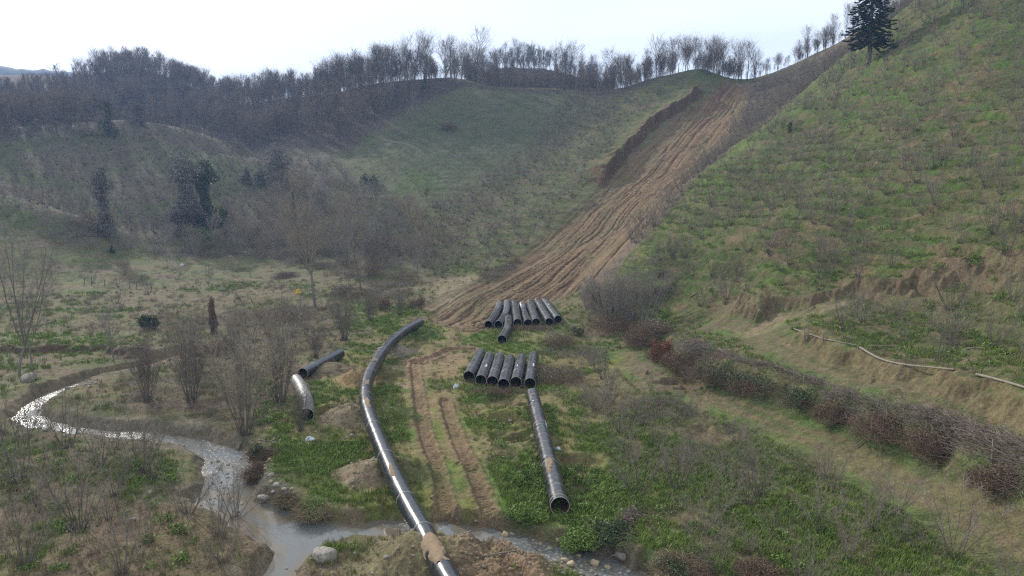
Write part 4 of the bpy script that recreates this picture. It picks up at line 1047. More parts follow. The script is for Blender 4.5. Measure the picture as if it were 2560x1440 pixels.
def away(q, d=2.0): return (((q[:, None] - hz_used[None]) ** 2).sum(2) > d * d).all(1)
keepn = lambda x_, y_: not_on(x_, y_)
def slopeat(x_, y_): return (TER.at(x_, y_ + 1) - TER.at(x_, y_ - 1)) / 2
zones = [ # polygon, spacing, size, label, group, hazel cut distance
 ([(2330,-60),(2230,60),(2060,195),(1900,330),(1750,450),(1640,600),(1600,770),(1700,775),(1800,770),(1930,780),(2080,745),(2330,715),(2650,640),(2700,300),(2700,-150)], 3.25, .84,
  'bare hazel shrub on the steep green hillside at right', 'hazels on the steep green hillside', 11),
 ([(1900,215),(2000,170),(2100,130),(2170,80),(2290,-20),(2230,52),(2060,184),(1900,325),(1750,440),(1640,590),(1600,640),(1560,620),(1660,510),(1790,360),(1850,270)], 2.5, .9,
  'bare hazel in the dense grey band between dirt track and green hillside', 'hazels in the dense band right of the track', 12),
 ([(1980,800),(2080,765),(2330,740),(2620,690),(2620,1030),(2450,1010),(2250,950),(2060,880)], 4.6, .85,
  'bare hazel on the sandy terrace above the yellow cut bank', 'hazels on the upper terrace', 13),
 ([(1100,700),(1160,590),(1260,500),(1420,370),(1540,290),(1650,205),(1740,190),(1700,240),(1600,300),(1540,360),(1470,450),(1320,620),(1200,690)], 3.4, .85,
  'bare hazel on the green spur left of the dirt track', 'hazels on the spur', 14),
 ([(1650,200),(1540,285),(1420,365),(1260,495),(1160,590),(1100,690),(1000,640),(1080,520),(1200,450),(1320,360),(1420,240),(1540,215)], 2.7, .85,
  'bare hazel on the grey slope between meadow bowl and spur', 'hazels in the bowl', 15),
 ([(880,420),(1000,300),(1180,235),(1400,240),(1320,350),(1180,440),(1070,500),(950,500)], 4.2, .42,
  'small bare hazel scattered over the dark green meadow bowl', 'young hazels in the meadow bowl', 16),
 ([(-100,560),(-100,400),(0,360),(200,325),(320,300),(470,330),(600,390),(840,400),(900,480),(1060,560),(1040,640),(760,630),(600,600),(300,580)], 3.4, .9,
  'bare hazel on the low grey brown hill at left', 'hazels on the left hill', 17),
 ([(-100,660),(300,650),(640,680),(700,760),(560,850),(100,860),(-100,860)], 9.0, .62,
  'small bare shrub on the flat meadow beyond the stream', 'shrubs on the left meadow', 18),
 ([(-150,960),(-150,1500),(640,1500),(600,1330),(480,1290),(490,1170),(330,1110),(80,1090)], 4.2, .72,
  'bare hazel shrub on the near left bank inside the stream bend', 'hazels inside the stream bend', 19),
 ([(300,930),(640,880),(760,860),(800,780),(860,770),(700,760),(560,850),(430,870),(330,900)], 3.6, .85,
  'bare shrub in the brown belt between stream and meadow', 'shrubs of the brown belt', 20),
 ([(1400,900),(1560,930),(1700,1000),(2000,1080),(2300,1220),(2600,1380),(2600,1500),(1900,1500),(1640,1400),(1560,1200),(1430,1120)], 3.8, .62,
  'bare shrub in the grey scrub below the lower grass path', 'shrubs below the lower path', 21),
]
cand = []
for zi, (pl, sp, s0, lab, grp, sd_) in enumerate(zones):
    q = scatter(pl, sp * (.66 if zi in (0, 3) else 1), .42, 900 + sd_, keepn, ang=.25 + .13 * zi)
    if zi in (0, 3):
        zb_ = BASE.at(q[:, 0], q[:, 1]); fq_ = zb_ / 1.55 + 0.55 * fbm(q[:, 0], q[:, 1], 9, 3, 100) + .2 * fbm(q[:, 0], q[:, 1], 2.5, 2, 101); fq_ -= np.floor(fq_); q = q[(fq_ > .2) & (fq_ < .62)]
    q = q[away(q, 1.6)]; ok, z_, r_ = sight(q, 3.5 * s0); q = q[ok]; z_ = z_[ok]; r_ = r_[ok]
    g = np.random.default_rng(50 + zi); sc_ = s0 * g.uniform(.65, 1.2, len(q)); print(zi, len(q))
    for i in range(len(q)): cand.append((sc_[i] * 4.0 / r_[i], q[i][0], q[i][1], z_[i], sc_[i], zi, g.uniform(0, 6.28)))
cand.sort(key=lambda t: -t[0])
NI = 300 - len(near_hz)
for i, (ap, x_, y_, z_, s_, zi, rz_) in enumerate(cand[:NI]):
    lab, grp = zones[zi][3], zones[zi][4]
    if i < 110: pr = HZ[i % 6]; parts = [('stems', pr[0]), ('twigs', pr[1])]
    else: parts = [('bare_shrub', HZM[i % 5])]
    place('bare_shrub', parts, (x_, y_, z_), rz_, s_, lab, 'shrub', grp)
rest = cand[NI:]
stuff_instances('bare_shrubs', 'hundreds of bare hazel shrubs covering the farther slopes', 'shrubs', [(c_[1], c_[2], c_[3]) for c_ in rest], [c_[6] for c_ in rest], [c_[4] for c_ in rest], [i % 5 for i in range(len(rest))], HZM)

# ================================================================ woodland
FT = []
for k in range(7):
    a, b = bare_tree(500 + k, h=16, crown=.76 + .05 * (k % 3), spread=.85 + .15 * (k % 2), nl=28, trunk=.2, twr=.024, nt=11, up=.24, fork=(0, 3, 0, 2, 0, 3, 0)[k])
    FT.append((a.build('trunk', [M['bark_dark']]), b.build('crown', [M['twig_far']])))
FTS = []
for k in range(5):
    a, b = bare_tree(520 + k, h=11, crown=.8, spread=.72, nl=24, trunk=.12, twr=.032, nt=9, up=.25)
    off = len(a.V); a.V += b.V
    for d_, s_ in ((a.Q, b.Q), (a.T, b.T)):
        for kk, fs in s_.items(): d_.setdefault(1, []).extend([tuple(i + off for i in f) for f in fs])
    FTS.append(a.build('woodland_tree', [M['bark_dark'], M['twig_far']]))
SB = []
for k in range(4):
    a, b = bare_tree(540 + k, h=7, crown=.9, spread=1.0, nl=26, trunk=.06, twr=.016, nt=10, up=.25, fork=5)
    off = len(a.V); a.V += b.V
    for d_, s_ in ((a.Q, b.Q), (a.T, b.T)):
        for kk, fs in s_.items(): d_.setdefault(1, []).extend([tuple(i + off for i in f) for f in fs])
    SB.append(a.build('bare_bush', [M['twig_grey'], M['twig_grey'] if k % 2 else M['twig_tan']]))
def ridge_row(pts, n, seed, h0, h1, label, group, spread=6):
    g = np.random.default_rng(seed); pl = px(pts); acc = np.r_[0, np.cumsum(np.linalg.norm(np.diff(pl, axis=0), axis=1))]
    for k in range(n):
        t = (k + g.uniform(.1, .9)) / n * acc[-1]; x_ = np.interp(t, acc, pl[:, 0]) + g.normal() * spread * .3; y_ = np.interp(t, acc, pl[:, 1]) + g.uniform(-.3, 1) * spread
        h_ = g.uniform(h0, h1); f = FT[int(g.integers(7))]; place('bare_tree', [('trunk', f[0]), ('crown', f[1])], (x_, y_, gz(x_, y_)), g.uniform(0, 6.28), h_ / 16, label, 'tree', group)
ridge_row([(1010,212),(1060,205),(1110,203),(1160,203),(1215,212)], 40, 1, 10, 19, 'tall bare tree in the group crowning the middle ridge', 'tall trees crowning the middle ridge', 12)
ridge_row([(800,245),(850,235),(900,228),(960,222),(1010,214)], 30, 2, 11, 16, 'bare tree on the falling left shoulder of the middle ridge', 'trees on the left shoulder of the middle ridge', 7)
ridge_row([(1560,222),(1600,212),(1640,200),(1700,190),(1760,184),(1800,190),(1840,200),(1880,205)], 44, 3, 5.5, 13.5, 'bare tree in the clump behind the green knoll at the track head', 'trees behind the knoll', 13)
ridge_row([(1600,205),(1700,186),(1780,186)], 7, 33, 6, 10, 'slender bare tree at the rim of the green knoll', 'trees on the knoll rim', 5)
ridge_row([(1215,190),(1300,181),(1400,186),(1480,210),(1540,226)], 36, 4, 11, 16, 'bare tree on the farther wooded hilltop behind the middle ridge', 'trees on the farther hilltop', 12)
ridge_row([(200,218),(260,200),(320,180),(380,180),(440,205),(480,232),(530,255)], 46, 5, 9, 13, 'bare tree on the skyline of the high left hill', 'trees on the left hill skyline', 14)
ridge_row([(530,258),(600,258),(660,256),(740,248),(800,240)], 30, 6, 7, 14, 'bare tree on the low saddle between left hill and middle ridge', 'trees on the low saddle', 10)
ridge_row([(1900,196),(1950,172),(2000,152),(2050,132),(2090,112)], 26, 7, 3.5, 7.5, 'small bare tree on the skyline right of the track head', 'small trees on the right skyline', 4)
ridge_row([(2100,105),(2150,72),(2230,25),(2290,-20),(2380,-60)], 34, 8, 6, 10.5, 'bare tree on the upper right skyline behind the spruce', 'trees behind the spruce', 6)
for u, v, hp, lab in ((2020,140,60,'lone small spreading bare tree on the right skyline'),(1190,205,115,'bare tree with two heavy crooked limbs at the right end of the ridge group'),(1410,222,100,'dark bare tree standing alone right of the middle ridge')):
    p = gpx(u, v + 3); f = FT[int(u) % 7]; place('bare_tree', [('trunk', f[0]), ('crown', f[1])], p, u, hp * math.hypot(p[0], p[1]) / FPX / 16, lab, 'tree')
wq = []
for pl, sp, h_, sd_ in (
 ([(-100,350),(0,345),(200,315),(320,288),(480,322),(620,378),(700,360),(860,382),(900,330),(1000,290),(1180,218),(1160,205),(1000,208),(800,242),(640,258),(530,256),(470,228),(350,182),(200,220),(100,240),(-100,250)], 4.3, .95, 1),
 ([(1180,222),(1300,230),(1450,238),(1560,235),(1640,212),(1560,205),(1420,215),(1300,205),(1180,205)], 3.6, .62, 2),
 ([(1200,205),(1300,200),(1500,222),(1480,208),(1400,184),(1330,178),(1260,176),(1200,190)], 4.4, 1.0, 3),
 ([(120,600),(300,560),(520,590),(660,600),(900,600),(960,640),(900,680),(700,650),(300,625)], 6.0, .42, 4),
 ([(560,575),(690,475),(860,470),(930,500),(1060,570),(1100,680),(900,680),(640,640)], 5.6, .45, 5)):
    q = scatter(pl, sp, .48, 700 + sd_); ok, z_, r_ = sight(q, 8); q = q[ok]; g = np.random.default_rng(sd_); print('wood', len(q))
    for i in range(len(q)): wq.append((q[i][0], q[i][1], z_[ok][i], g.uniform(0, 6.28), h_ * g.uniform(.6, 1.3) * (1.7 if sd_ > 3 else 1), int(g.integers(5)) if sd_ <= 3 else 5 + int(g.integers(4))))
def under(pts, n, seed, spread, s0, s1, back=1.0):
    g = np.random.default_rng(seed); pl = px(pts); acc = np.r_[0, np.cumsum(np.linalg.norm(np.diff(pl, axis=0), axis=1))]
    for k in range(n):
        t = g.random() * acc[-1]; x_ = np.interp(t, acc, pl[:, 0]); y_ = np.interp(t, acc, pl[:, 1]) + g.uniform(-.15, back) * spread
        wq.append((x_, y_, gz(x_, y_), g.uniform(0, 6.28), g.uniform(s0, s1), int(g.integers(5)) if g.random() < .6 else 5 + int(g.integers(4))))
under([(1000,212),(1060,205),(1160,203),(1230,212)], 120, 31, 22, .35, 1.0)
under([(800,245),(900,228),(1010,214)], 90, 32, 18, .4, 1.05)
under([(1560,222),(1640,200),(1700,192)], 60, 33, 22, .25, .75)
under([(1760,190),(1800,192),(1840,203),(1885,206)], 60, 34, 18, .25, .7)
under([(1215,190),(1300,181),(1400,186),(1480,210),(1540,226)], 120, 35, 26, .4, 1.1)
under([(530,258),(660,256),(800,240)], 110, 36, 20, .35, 1.0)
under([(200,218),(320,180),(380,180),(480,232),(530,255)], 110, 37, 22, .4, .95)
under([(1890,200),(2000,152),(2090,112),(2230,25),(2380,-60)], 110, 38, 8, .15, .42)
under([(-60,360),(100,340),(200,325),(320,300),(470,334),(600,388)], 170, 39, 14, .22, .5, .7)
wq = np.array(wq)
stuff_instances('woodland', 'leafless grey brown woodland covering the far slopes', 'woodland', wq[:, :3], wq[:, 3], wq[:, 4], wq[:, 5], FTS + SB)

# ================================================================ single trees
def own_tree(u, v, hp, seed, label, lean=0, mat_t='bark', mat_c='twig_grey', name='bare_tree', **kw):
    p = gpx(u, v); h_ = hp * math.hypot(p[0], p[1]) / FPX; a, b = bare_tree(seed, h=h_, **kw)
    return place(name, [('trunk', a.build('trunk', [M[mat_t]])), ('crown', b.build('crown', [M[mat_c]]))], p, 0, 1, label, 'tree', tilt=(0, lean, 0)) if False else place(name, [('trunk', a.build('trunk', [M[mat_t]])), ('crown', b.build('crown', [M[mat_c]]))], p, 0.0, 1, label, 'tree', tilt=(0, lean))
own_tree(789,768,270,61,'leaning bare tree with forked trunk at the far end of the brown belt',lean=-.12,crown=.70,spread=.55,nl=30,trunk=.24,twr=.017,nt=14,up=.22,fork=4,mat_c='twig_tan')
own_tree(905,736,235,62,'slim bare tree right of the leaning forked tree',lean=-.04,crown=.75,spread=.42,nl=30,trunk=.17,twr=.018,nt=13,up=.25,mat_c='twig_grey')
own_tree(48,938,310,63,'tall many limbed bare tree beside the stream at the left edge',crown=.80,spread=.5,nl=30,trunk=.16,twr=.010,nt=14,up=.28,fork=5,mat_c='twig_grey')
own_tree(82,925,250,64,'thinner bare tree just right of the tall one at the left edge',lean=.06,crown=.8,spread=.4,nl=24,trunk=.10,twr=.010,nt=12,up=.28,fork=2)
own_tree(285,905,100,65,'small twiggy bare tree on the far stream bank',crown=.75,spread=.7,nl=18,trunk=.09,twr=.011,nt=10)
own_tree(740,640,190,66,'broad tan crowned bare tree in front of the gully',crown=.8,spread=.75,nl=34,trunk=.2,twr=.022,nt=14,mat_c='twig_tan')
own_tree(870,655,150,67,'tan crowned bare tree right of the ivy spire',crown=.8,spread=.8,nl=30,trunk=.16,twr=.022,nt=13,mat_c='twig_tan')
own_tree(1030,330,90,68,'grey bare tree standing in the middle of the meadow bowl',crown=.7,spread=.6,nl=20,trunk=.2,twr=.03,nt=10)
own_tree(1065,500,26,69,'small dark crooked tree at the foot of the meadow bowl',crown=.7,spread=.9,nl=14,trunk=.12,twr=.03,nt=8,mat_c='twig_far')
own_tree(1045,700,120,70,'thin bare tree beside the path mouth left of the track foot',crown=.8,spread=.4,nl=20,trunk=.09,twr=.014,nt=10,mat_c='twig_grey')
own_tree(420,590,60,71,'small white barked bare sapling in front of the vine draped tree',crown=.6,spread=.3,nl=10,trunk=.07,twr=.018,nt=6)
own_tree(130,500,95,72,'slender dark bare tree on the left hill',crown=.55,spread=.35,nl=14,trunk=.12,twr=.022,nt=8,mat_c='twig_grey')

# spruce
def spruce():
    p = gpx(2172,160); r_ = math.hypot(p[0], p[1]); h_ = 212 * r_ / FPX; g = np.random.default_rng(9); A = TB(); B_ = TB()
    tp = curve(np.array([0, 0, -.4]), np.array([.0, 0, 1]), h_, 8, up=.2, wob=.015, g=g); A.tube(tp, .5, .06, 8)
    for k in range(6):
        a = k * 1.05; A.tube([np.array([0, 0, .9]), np.array([math.cos(a) * .5, math.sin(a) * .5, .25]), np.array([math.cos(a) * 1.1, math.sin(a) * 1.1, -.3])], .3, .08, 5)
    nW = 40
    for k in range(nW):
        t = .2 + .79 * k / nW; z_ = h_ * t; L0 = (1 - (t - .2) / .8) ** .6 * h_ * .25 + .3
        if t < .4: L0 *= .75 + .3 * g.random()
        for j in range(8):
            a = j / 8 * 6.28 + k * .7 + g.uniform(-.3, .3); ln = L0 * g.uniform(.55, 1.15); q = along(tp, t)[0] + np.array([0, 0, g.uniform(-.2, .2)])
            br = [q, q + np.array([math.cos(a) * ln * .5, math.sin(a) * ln * .5, -.02 * ln]), q + np.array([math.cos(a) * ln * .85, math.sin(a) * ln * .85, -.16 * ln]), q + np.array([math.cos(a) * ln, math.sin(a) * ln, -.14 * ln])]
            A.tube(br, .05, .015, 3)
            for i in range(int(20 + ln * 30)):
                q2, d2 = along(np.array(br), g.uniform(.12, 1) ** .8); sd2 = np.array([-math.sin(a), math.cos(a), 0]); e = unit(d2 * .5 + sd2 * g.choice([-1, 1]) * g.uniform(.4, 1) + np.array([0, 0, g.uniform(-.5, .05)]))
                l2 = g.uniform(.18, .5); c_ = q2 + e * l2; b = len(B_.V); wv = np.array([0, 0, 1.0]) * .05 + g.normal(size=3) * .03; pp = np.cross(e, np.array([0, 0, 1.])) * .09
                B_.V += [q2 - pp, q2 + pp, c_ + pp * .3 + wv * 0, c_ - pp * .3]; B_.Q.setdefault(0, []).append((b, b + 1, b + 2, b + 3))
                B_.leaf(q2 + e * l2 * .6, .16, g, 0)
    place('spruce_tree', [('trunk', A.build('trunk', [M['bark']])), ('crown', B_.build('crown', [M['needle']]))], p, .4, 1, 'dark green spruce standing alone high on the right hillside', 'tree')
spruce()

# ivy and vine draped trees of the left hill
def draped(u, v, wp, hp, seed, label, mats, shape='col', n=2600, name='vine_draped_tree', cat='tree', lsz=.22, lean=0, top=.0):
    p = gpx(u, v); k = math.hypot(p[0], p[1]) / FPX; w_ = wp * k / 2; h_ = hp * k; g = np.random.default_rng(seed); A = TB(); B_ = TB(); C_ = TB()
    tp = curve(np.array([0, 0, -.3]), np.array([0, 0, 1.]), h_ * .95, 6, up=.2, wob=.04, g=g); A.tube(tp, w_ * .12 + .1, .06, 6)
    blobs = []
    nb = 16 if shape != 'spire' else 22
    for i in range(nb):
        t = (i + .5) / nb
        if shape == 'col': wr = w_ * (.75 + .3 * math.sin(t * 9 + seed)) * (1 if t < .85 else .6)
        elif shape == 'spire': wr = w_ * (1.05 - t) * (.7 + .5 * g.random()) + .1
        elif shape == 'cone': wr = w_ * (1.15 - t) ** 1.2
        else: wr = w_ * (.55 + .6 * math.sin(math.pi * min(.95, t * .8 + .15)))
        a = g.uniform(0, 6.28); o_ = wr * .38
        blobs.append((math.cos(a) * o_, math.sin(a) * o_, h_ * t, wr * .72, wr * .72, h_ / nb * 1.5))
    for q in blob_pts(g, blobs, n):
        q[2] = max(q[2], 0); t = q[2] / h_; up_ = g.random() < (.08 + top * (t > .6))
        (C_ if up_ else B_).leaf(q, lsz * g.uniform(.6, 1.5), g, 0)
    for i in range(n // 5):   # hanging strands
        b = blobs[int(g.integers(len(blobs)))]; a = g.uniform(0, 6.28); q = np.array([b[0] + math.cos(a) * b[3], b[1] + math.sin(a) * b[3], b[2]])
        C_.twig(q, q + np.array([g.normal() * .15, g.normal() * .15, -g.uniform(.8, 2.2)]), .05)
    return place(name, [('trunk', A.build('trunk', [M['bark_dark']])), ('foliage', B_.build('foliage', [M[mats[0]]])), ('hanging_vines', C_.build('hanging_vines', [M[mats[1]]]))], p, 0, 1, label, cat)
draped(463,588,95,175,81,'largest vine draped tree on the left hill, pale seed heads on top',('vine','oldman'),'col',8000,top=.5,lsz=.26)
draped(519,572,62,150,82,'dark ivy clad tree right beside the largest vine draped tree',('ivy','vine'),'col',5000,lsz=.28)
draped(265,588,44,150,83,'narrow vine draped column with pale top, left of the largest one',('vine','oldman'),'col',4000,top=.5)
draped(695,470,62,100,84,'pale vine covered tree at the edge of the gully',('vine','oldman'),'round',3600,top=.6,lsz=.26)
draped(617,462,34,42,85,'small cone shaped vine heap left of the pale vine covered tree',('vine','vine'),'cone',1100)
draped(652,462,36,32,86,'low round vine heap between the cone shaped heap and the pale tree',('vine','vine'),'round',1000)
draped(273,345,38,80,87,'broken topped ivy covered trunk on the left hill crest',('vine','ivy'),'col',2200,lsz=.28)
draped(343,312,44,50,88,'pale vine covered stump right of the broken topped trunk',('vine','oldman'),'col',1800,lsz=.28)
draped(737,612,22,130,89,'dark thin ivy spire in front of the tan crowned trees',('ivy','ivy'),'spire',1700,name='ivy_clad_tree')
draped(556,585,30,62,90,'small dark evergreen tree right of the ivy clad pair',('ivy','ivy'),'round',1100,name='ivy_clad_tree')
draped(645,602,24,32,91,'small dark evergreen cone beside a yellowish bush',('needle','ivy'),'cone',900,name='evergreen_tree')
draped(1061,222,12,50,92,'ivy wrapped trunk at the lower edge of the ridge trees',('ivy','ivy'),'spire',700,name='ivy_clad_tree')
draped(534,832,22,82,93,'dead snag wrapped in dark dry ivy on the left meadow',('vine','bramble'),'col',900,name='dead_snag',lsz=.12)
draped(280,632,10,16,94,'small dark evergreen bush at the back edge of the left meadow',('needle','ivy'),'cone',300,name='evergreen_bush',cat='bush')
draped(1975,330,10,22,95,'dark upright evergreen bush midway up the green hillside',('needle','ivy'),'col',400,name='evergreen_bush',cat='bush',lsz=.12)
def bush(u, v, wp, hp, seed, label, mats, n=2200, lsz=.1, name='bush', stems=160, depth=1.0, sr=.012):
    p = gpx(u, v); k = math.hypot(p[0], p[1]) / FPX; w_ = wp * k / 2; h_ = hp * k
    a, b = bramble(seed, w_, w_ * depth, h_, stems, n, lsz, sr); return place(name, [('stems', a.build('stems', [M[mats[0]]])), ('foliage', b.build('foliage', [M[mats[1]]]))], p, 0, 1, label, 'bush')
bush(370,822,50,34,101,'round dark evergreen bush on the left meadow',('bark_dark','needle'),3400,.09,'evergreen_bush')
bush(212,570,70,40,102,'yellowish bare bush left of the narrow vine column',('twig_tan','twig_tan'),1500,.16)
bush(225,340,44,22,103,'tan bush left of the broken topped trunk',('twig_tan','twig_tan'),800,.2)
bush(505,600,60,34,104,'yellowish bush at the foot of the ivy clad tree',('twig_tan','weed'),1200,.16)
bush(640,612,50,36,105,'yellowish bush behind the small evergreen cone',('twig_tan','twig_tan'),1200,.16)
bush(1478,215,36,20,106,'olive yellow bush near the farther hilltop wood',('twig_tan','weed'),700,.22)
bush(925,468,46,34,107,'dark bush on the left rim of the meadow bowl',('bark_dark','ivy'),1200,.2)
bush(1120,325,60,20,108,'reddish bramble patch under the tree in the meadow bowl',('bramble','bramble'),900,.2)
bush(1655,905,62,70,109,'russet leaved bush at the upper end of the brushwood hedge',('bramble','russet'),2600,.09,'russet_bush')
bush(1595,868,70,64,110,'reddish brown bramble bush left of the russet leaved bush',('bramble','bramble'),1800,.08,'bramble_bush',500)
bush(1540,830,120,50,111,'dense brown bramble heap in front of the tall grey thicket',('bramble','bramble'),2200,.08,'bramble_bush',700)
bush(1400,868,90,48,112,'low brown bramble heap below the right end of the far pipe row',('bramble','twig'),900,.08,'bramble_bush',600)
bush(1445,838,40,26,113,'dark leafy bush right of the far pipe row',('bramble','ivy'),1200,.08)
bush(935,690,55,36,114,'dark brown rounded bush left of the path mouth',('bramble','bramble'),1600,.1,'bramble_bush',300)
bush(960,775,40,40,115,'dark bramble bush behind the far end of the pipeline, left one',('bramble','bramble'),1200,.08,'bramble_bush',300)
bush(1042,770,44,34,116,'dark bramble bush behind the far end of the pipeline, right one',('bramble','bramble'),1200,.08,'bramble_bush',300)
bush(870,745,90,40,117,'tangled bramble heap between the slim bare tree and the meadow',('bramble','vine'),1400,.09,'bramble_bush',500)
bush(2080,1060,90,60,118,'brown bramble bush under the brushwood hedge, left of three',('bramble','bramble'),1800,.06,'bramble_bush',600)
bush(2200,1100,130,75,119,'large brown bramble bush under the brushwood hedge, middle of three',('bramble','bramble'),2600,.06,'bramble_bush',800)
bush(2330,1140,120,70,120,'brown bramble bush under the brushwood hedge, right of three',('bramble','bramble'),2400,.06,'bramble_bush',800)
bush(2480,1225,110,60,121,'dark bramble bush at the right edge below the hedge',('bramble','bramble'),2000,.06,'bramble_bush',600)
bush(1780,960,110,70,122,'dark bramble mass on the bank under the upper hedge',('bramble','ivy'),2200,.07,'bramble_bush',800)
bush(1700,925,100,56,141,'dark bramble heap between the russet bush and the green bank',('bramble','bramble'),1800,.07,'bramble_bush',700)
bush(1640,845,90,60,142,'brown tangle right of the tall grey thicket foot',('bramble','twig'),1200,.08,'bramble_bush',700)
bush(1735,880,90,44,143,'grey bare twig heap on the road side of the upper hedge',('twig_grey','bramble'),900,.07,'bramble_bush',700)
bush(1880,985,120,60,123,'green leaved bramble mass on the bank, middle of the hedge',('bramble','ivy'),2600,.07,'bramble_bush',600)
bush(2000,1020,100,50,124,'green leaved bramble on the bank below the leaning posts',('bramble','ivy'),2400,.07,'bramble_bush',400)
bush(720,1260,60,36,125,'brown grass clump on the far bank of the pool, left one',('dry','bramble'),500,.05,'dry_grass_clump',900)
bush(790,1285,110,40,126,'brown grass and bramble clump overhanging the pool',('dry','weed'),1400,.05,'dry_grass_clump',1400)
bush(640,1200,60,50,127,'grey brown bramble on the gravel beside the riffle',('bramble','bramble'),900,.05,'bramble_bush',700)
bush(655,1155,60,55,128,'dark bramble beside the stream bend above the gravel',('bramble','ivy'),1200,.06,'bramble_bush',500)
bush(1245,985,150,22,129,'flattened dry bramble in front of the near pipe row',('bramble','bramble'),600,.05,'bramble_bush',900,.3)
bush(1320,825,120,18,130,'dry stalks in front of the mouths of the far pipe row',('bramble','dry'),300,.05,'bramble_bush',700,.3)
bush(1400,950,130,50,131,'brown bramble heap right of the near pipe row',('bramble','twig'),1200,.06,'bramble_bush',1100)
bush(1700,1440,150,50,132,'dark bramble at the bottom edge right of the boulder',('bramble','ivy'),2200,.05,'bramble_bush',800)
bush(1900,1440,120,40,133,'dry bramble at the bottom edge near the middle of the right side',('bramble','bramble'),1200,.05,'bramble_bush',800)
bush(1300,1210,70,40,134,'leafy green bush between wheel rut and single pipe',('weed','weed'),2600,.07,'green_bush',60)
bush(1320,1300,110,40,135,'leafy green bank growth left of the single pipe mouth',('weed','weed'),3600,.07,'green_bush',60)
bush(1440,1365,150,60,136,'leafy green bush below the single pipe mouth by the stream',('weed','weed'),5000,.07,'green_bush',60)
bush(1540,1350,110,50,137,'leafy dark green bush behind the big grey boulder',('weed','ivy'),3600,.07,'green_bush',100)
bush(1010,700,90,26,138,'grey bramble belt left of the path mouth',('bramble','twig'),700,.09,'bramble_bush',600)
bush(700,800,120,40,139,'tangled brown bramble in the belt beyond the stream shrubs',('bramble','twig'),900,.07,'bramble_bush',900)
bush(520,880,90,36,140,'tangled brown bramble behind the vase shaped shrub',('bramble','twig'),700,.06,'bramble_bush',800)
# tall grey thicket
for u, v, hp, wp, sd_, lab in ((1530,800,150,110,1,'tall grey thicket of upright bare stems right of the track foot, left part'),(1595,805,200,90,2,'tallest part of the grey thicket of upright bare stems at the track foot'),(1500,770,90,70,3,'lower left fringe of the grey thicket at the track foot')):
    p = gpx(u, v); k = math.hypot(p[0], p[1]) / FPX; a, b = thicket(sd_, hp * k, 95, wp * k / 2, .02, 9)
    place('thicket', [('stems', a.build('stems', [M['twig_grey']])), ('twigs', b.build('twigs', [M['twig_grey']]))], p, 0, 1, lab, 'thicket')
# ================================================================ ground growth, stones, brushwood, small things
def near_density(n, rmin, rmax, seed, umax=R(40), power=1.0):
    g = np.random.default_rng(seed); r_ = np.exp(g.uniform(math.log(rmin), math.log(rmax), n)); a = g.uniform(-umax, umax, n); return np.sin(a) * r_, np.cos(a) * r_, g
GR = [tuft(600 + k, 18, .30, .22, .014).build('grass', [M['grass']]) for k in range(3)] + [tuft(610 + k, 16, .34, .24, .012).build('grass', [M['dry']]) for k in range(2)]
x_, y_, g = near_density(90000, 33, 150, 71)
gv = GREEN.at(x_, y_); ok = not_on(x_, y_) & (TER.at(x_, y_) > WZ + .25) & (STEEP.at(x_, y_) < .10 + .05 * g.random(len(x_))); pr = sstep(-.02, .03, gv) * .95 + np.where(x_ > 14, .03, .10); ok &= g.random(len(x_)) < pr
x_, y_, gv = x_[ok], y_[ok], gv[ok]; dry = (g.random(len(x_)) > sstep(-.03, .02, gv) * .9 + .05)
stuff_instances('grass', 'short green and straw coloured grass growing over the valley floor', 'grass', np.c_[x_, y_, TER.at(x_, y_)], g.uniform(0, 6.28, len(x_)), g.uniform(.45, 1.15, len(x_)) * (1 + np.hypot(x_, y_) / 160), np.where(dry, g.integers(3, 5, len(x_)), g.integers(0, 3, len(x_))), GR)
WD = [leafy(620 + k, .5, 170, .055).build('leafy_weeds', [M['weed'], M['grass']]) for k in range(3)]
pts = []
for pl, sp, sd_ in (([(1290,1180),(1460,1150),(1560,1180),(1620,1330),(1500,1400),(1330,1370),(1250,1290)], .72, 1), ([(690,1130),(900,1090),(960,1150),(900,1210),(700,1190)], 1.25, 2), ([(1560,1180),(1900,1200),(2100,1300),(2200,1450),(1700,1450),(1540,1360)], 1.7, 3),
    ([(1650,940),(1800,985),(2000,1045),(2250,1150),(2500,1260),(2600,1350),(2500,1240),(2200,1100),(1950,1010),(1750,950)], 1.1, 4), ([(640,960),(690,950),(700,1060),(640,1080)], 1.0, 5), ([(-50,1110),(480,1130),(560,1290),(640,1440),(-50,1440)], 2.6, 6), ([(1200,1040),(1440,1010),(1460,1180),(1250,1190)], 1.6, 7),
    ([(40,870),(640,850),(640,880),(40,900)], 2.2, 8), ([(1980,800),(2560,700),(2560,1030),(2250,950)], 2.4, 9), ([(1700,860),(1850,930),(2060,990),(2330,1090),(2600,1200),(2600,1060),(2250,940),(1960,835),(1850,790)], 2.0, 11), ([(1820,765),(2080,735),(2560,680),(2560,640),(2080,715),(1850,745)], 1.6, 12), ([(1640,610),(2560,200),(2560,690),(1800,760)], 4.2, 10)):
    q = scatter(pl, sp, .5, 640 + sd_, not_on); pts.append(q)
q = np.concatenate(pts); g = np.random.default_rng(5)
stuff_instances('leafy_weeds', 'dark and bright green leafy weeds on banks and terraces', 'weeds', np.c_[q, TER.at(q[:, 0], q[:, 1]) - .03], g.uniform(0, 6.28, len(q)), g.uniform(.5, 1.7, len(q)), g.integers(0, 3, len(q)), WD)
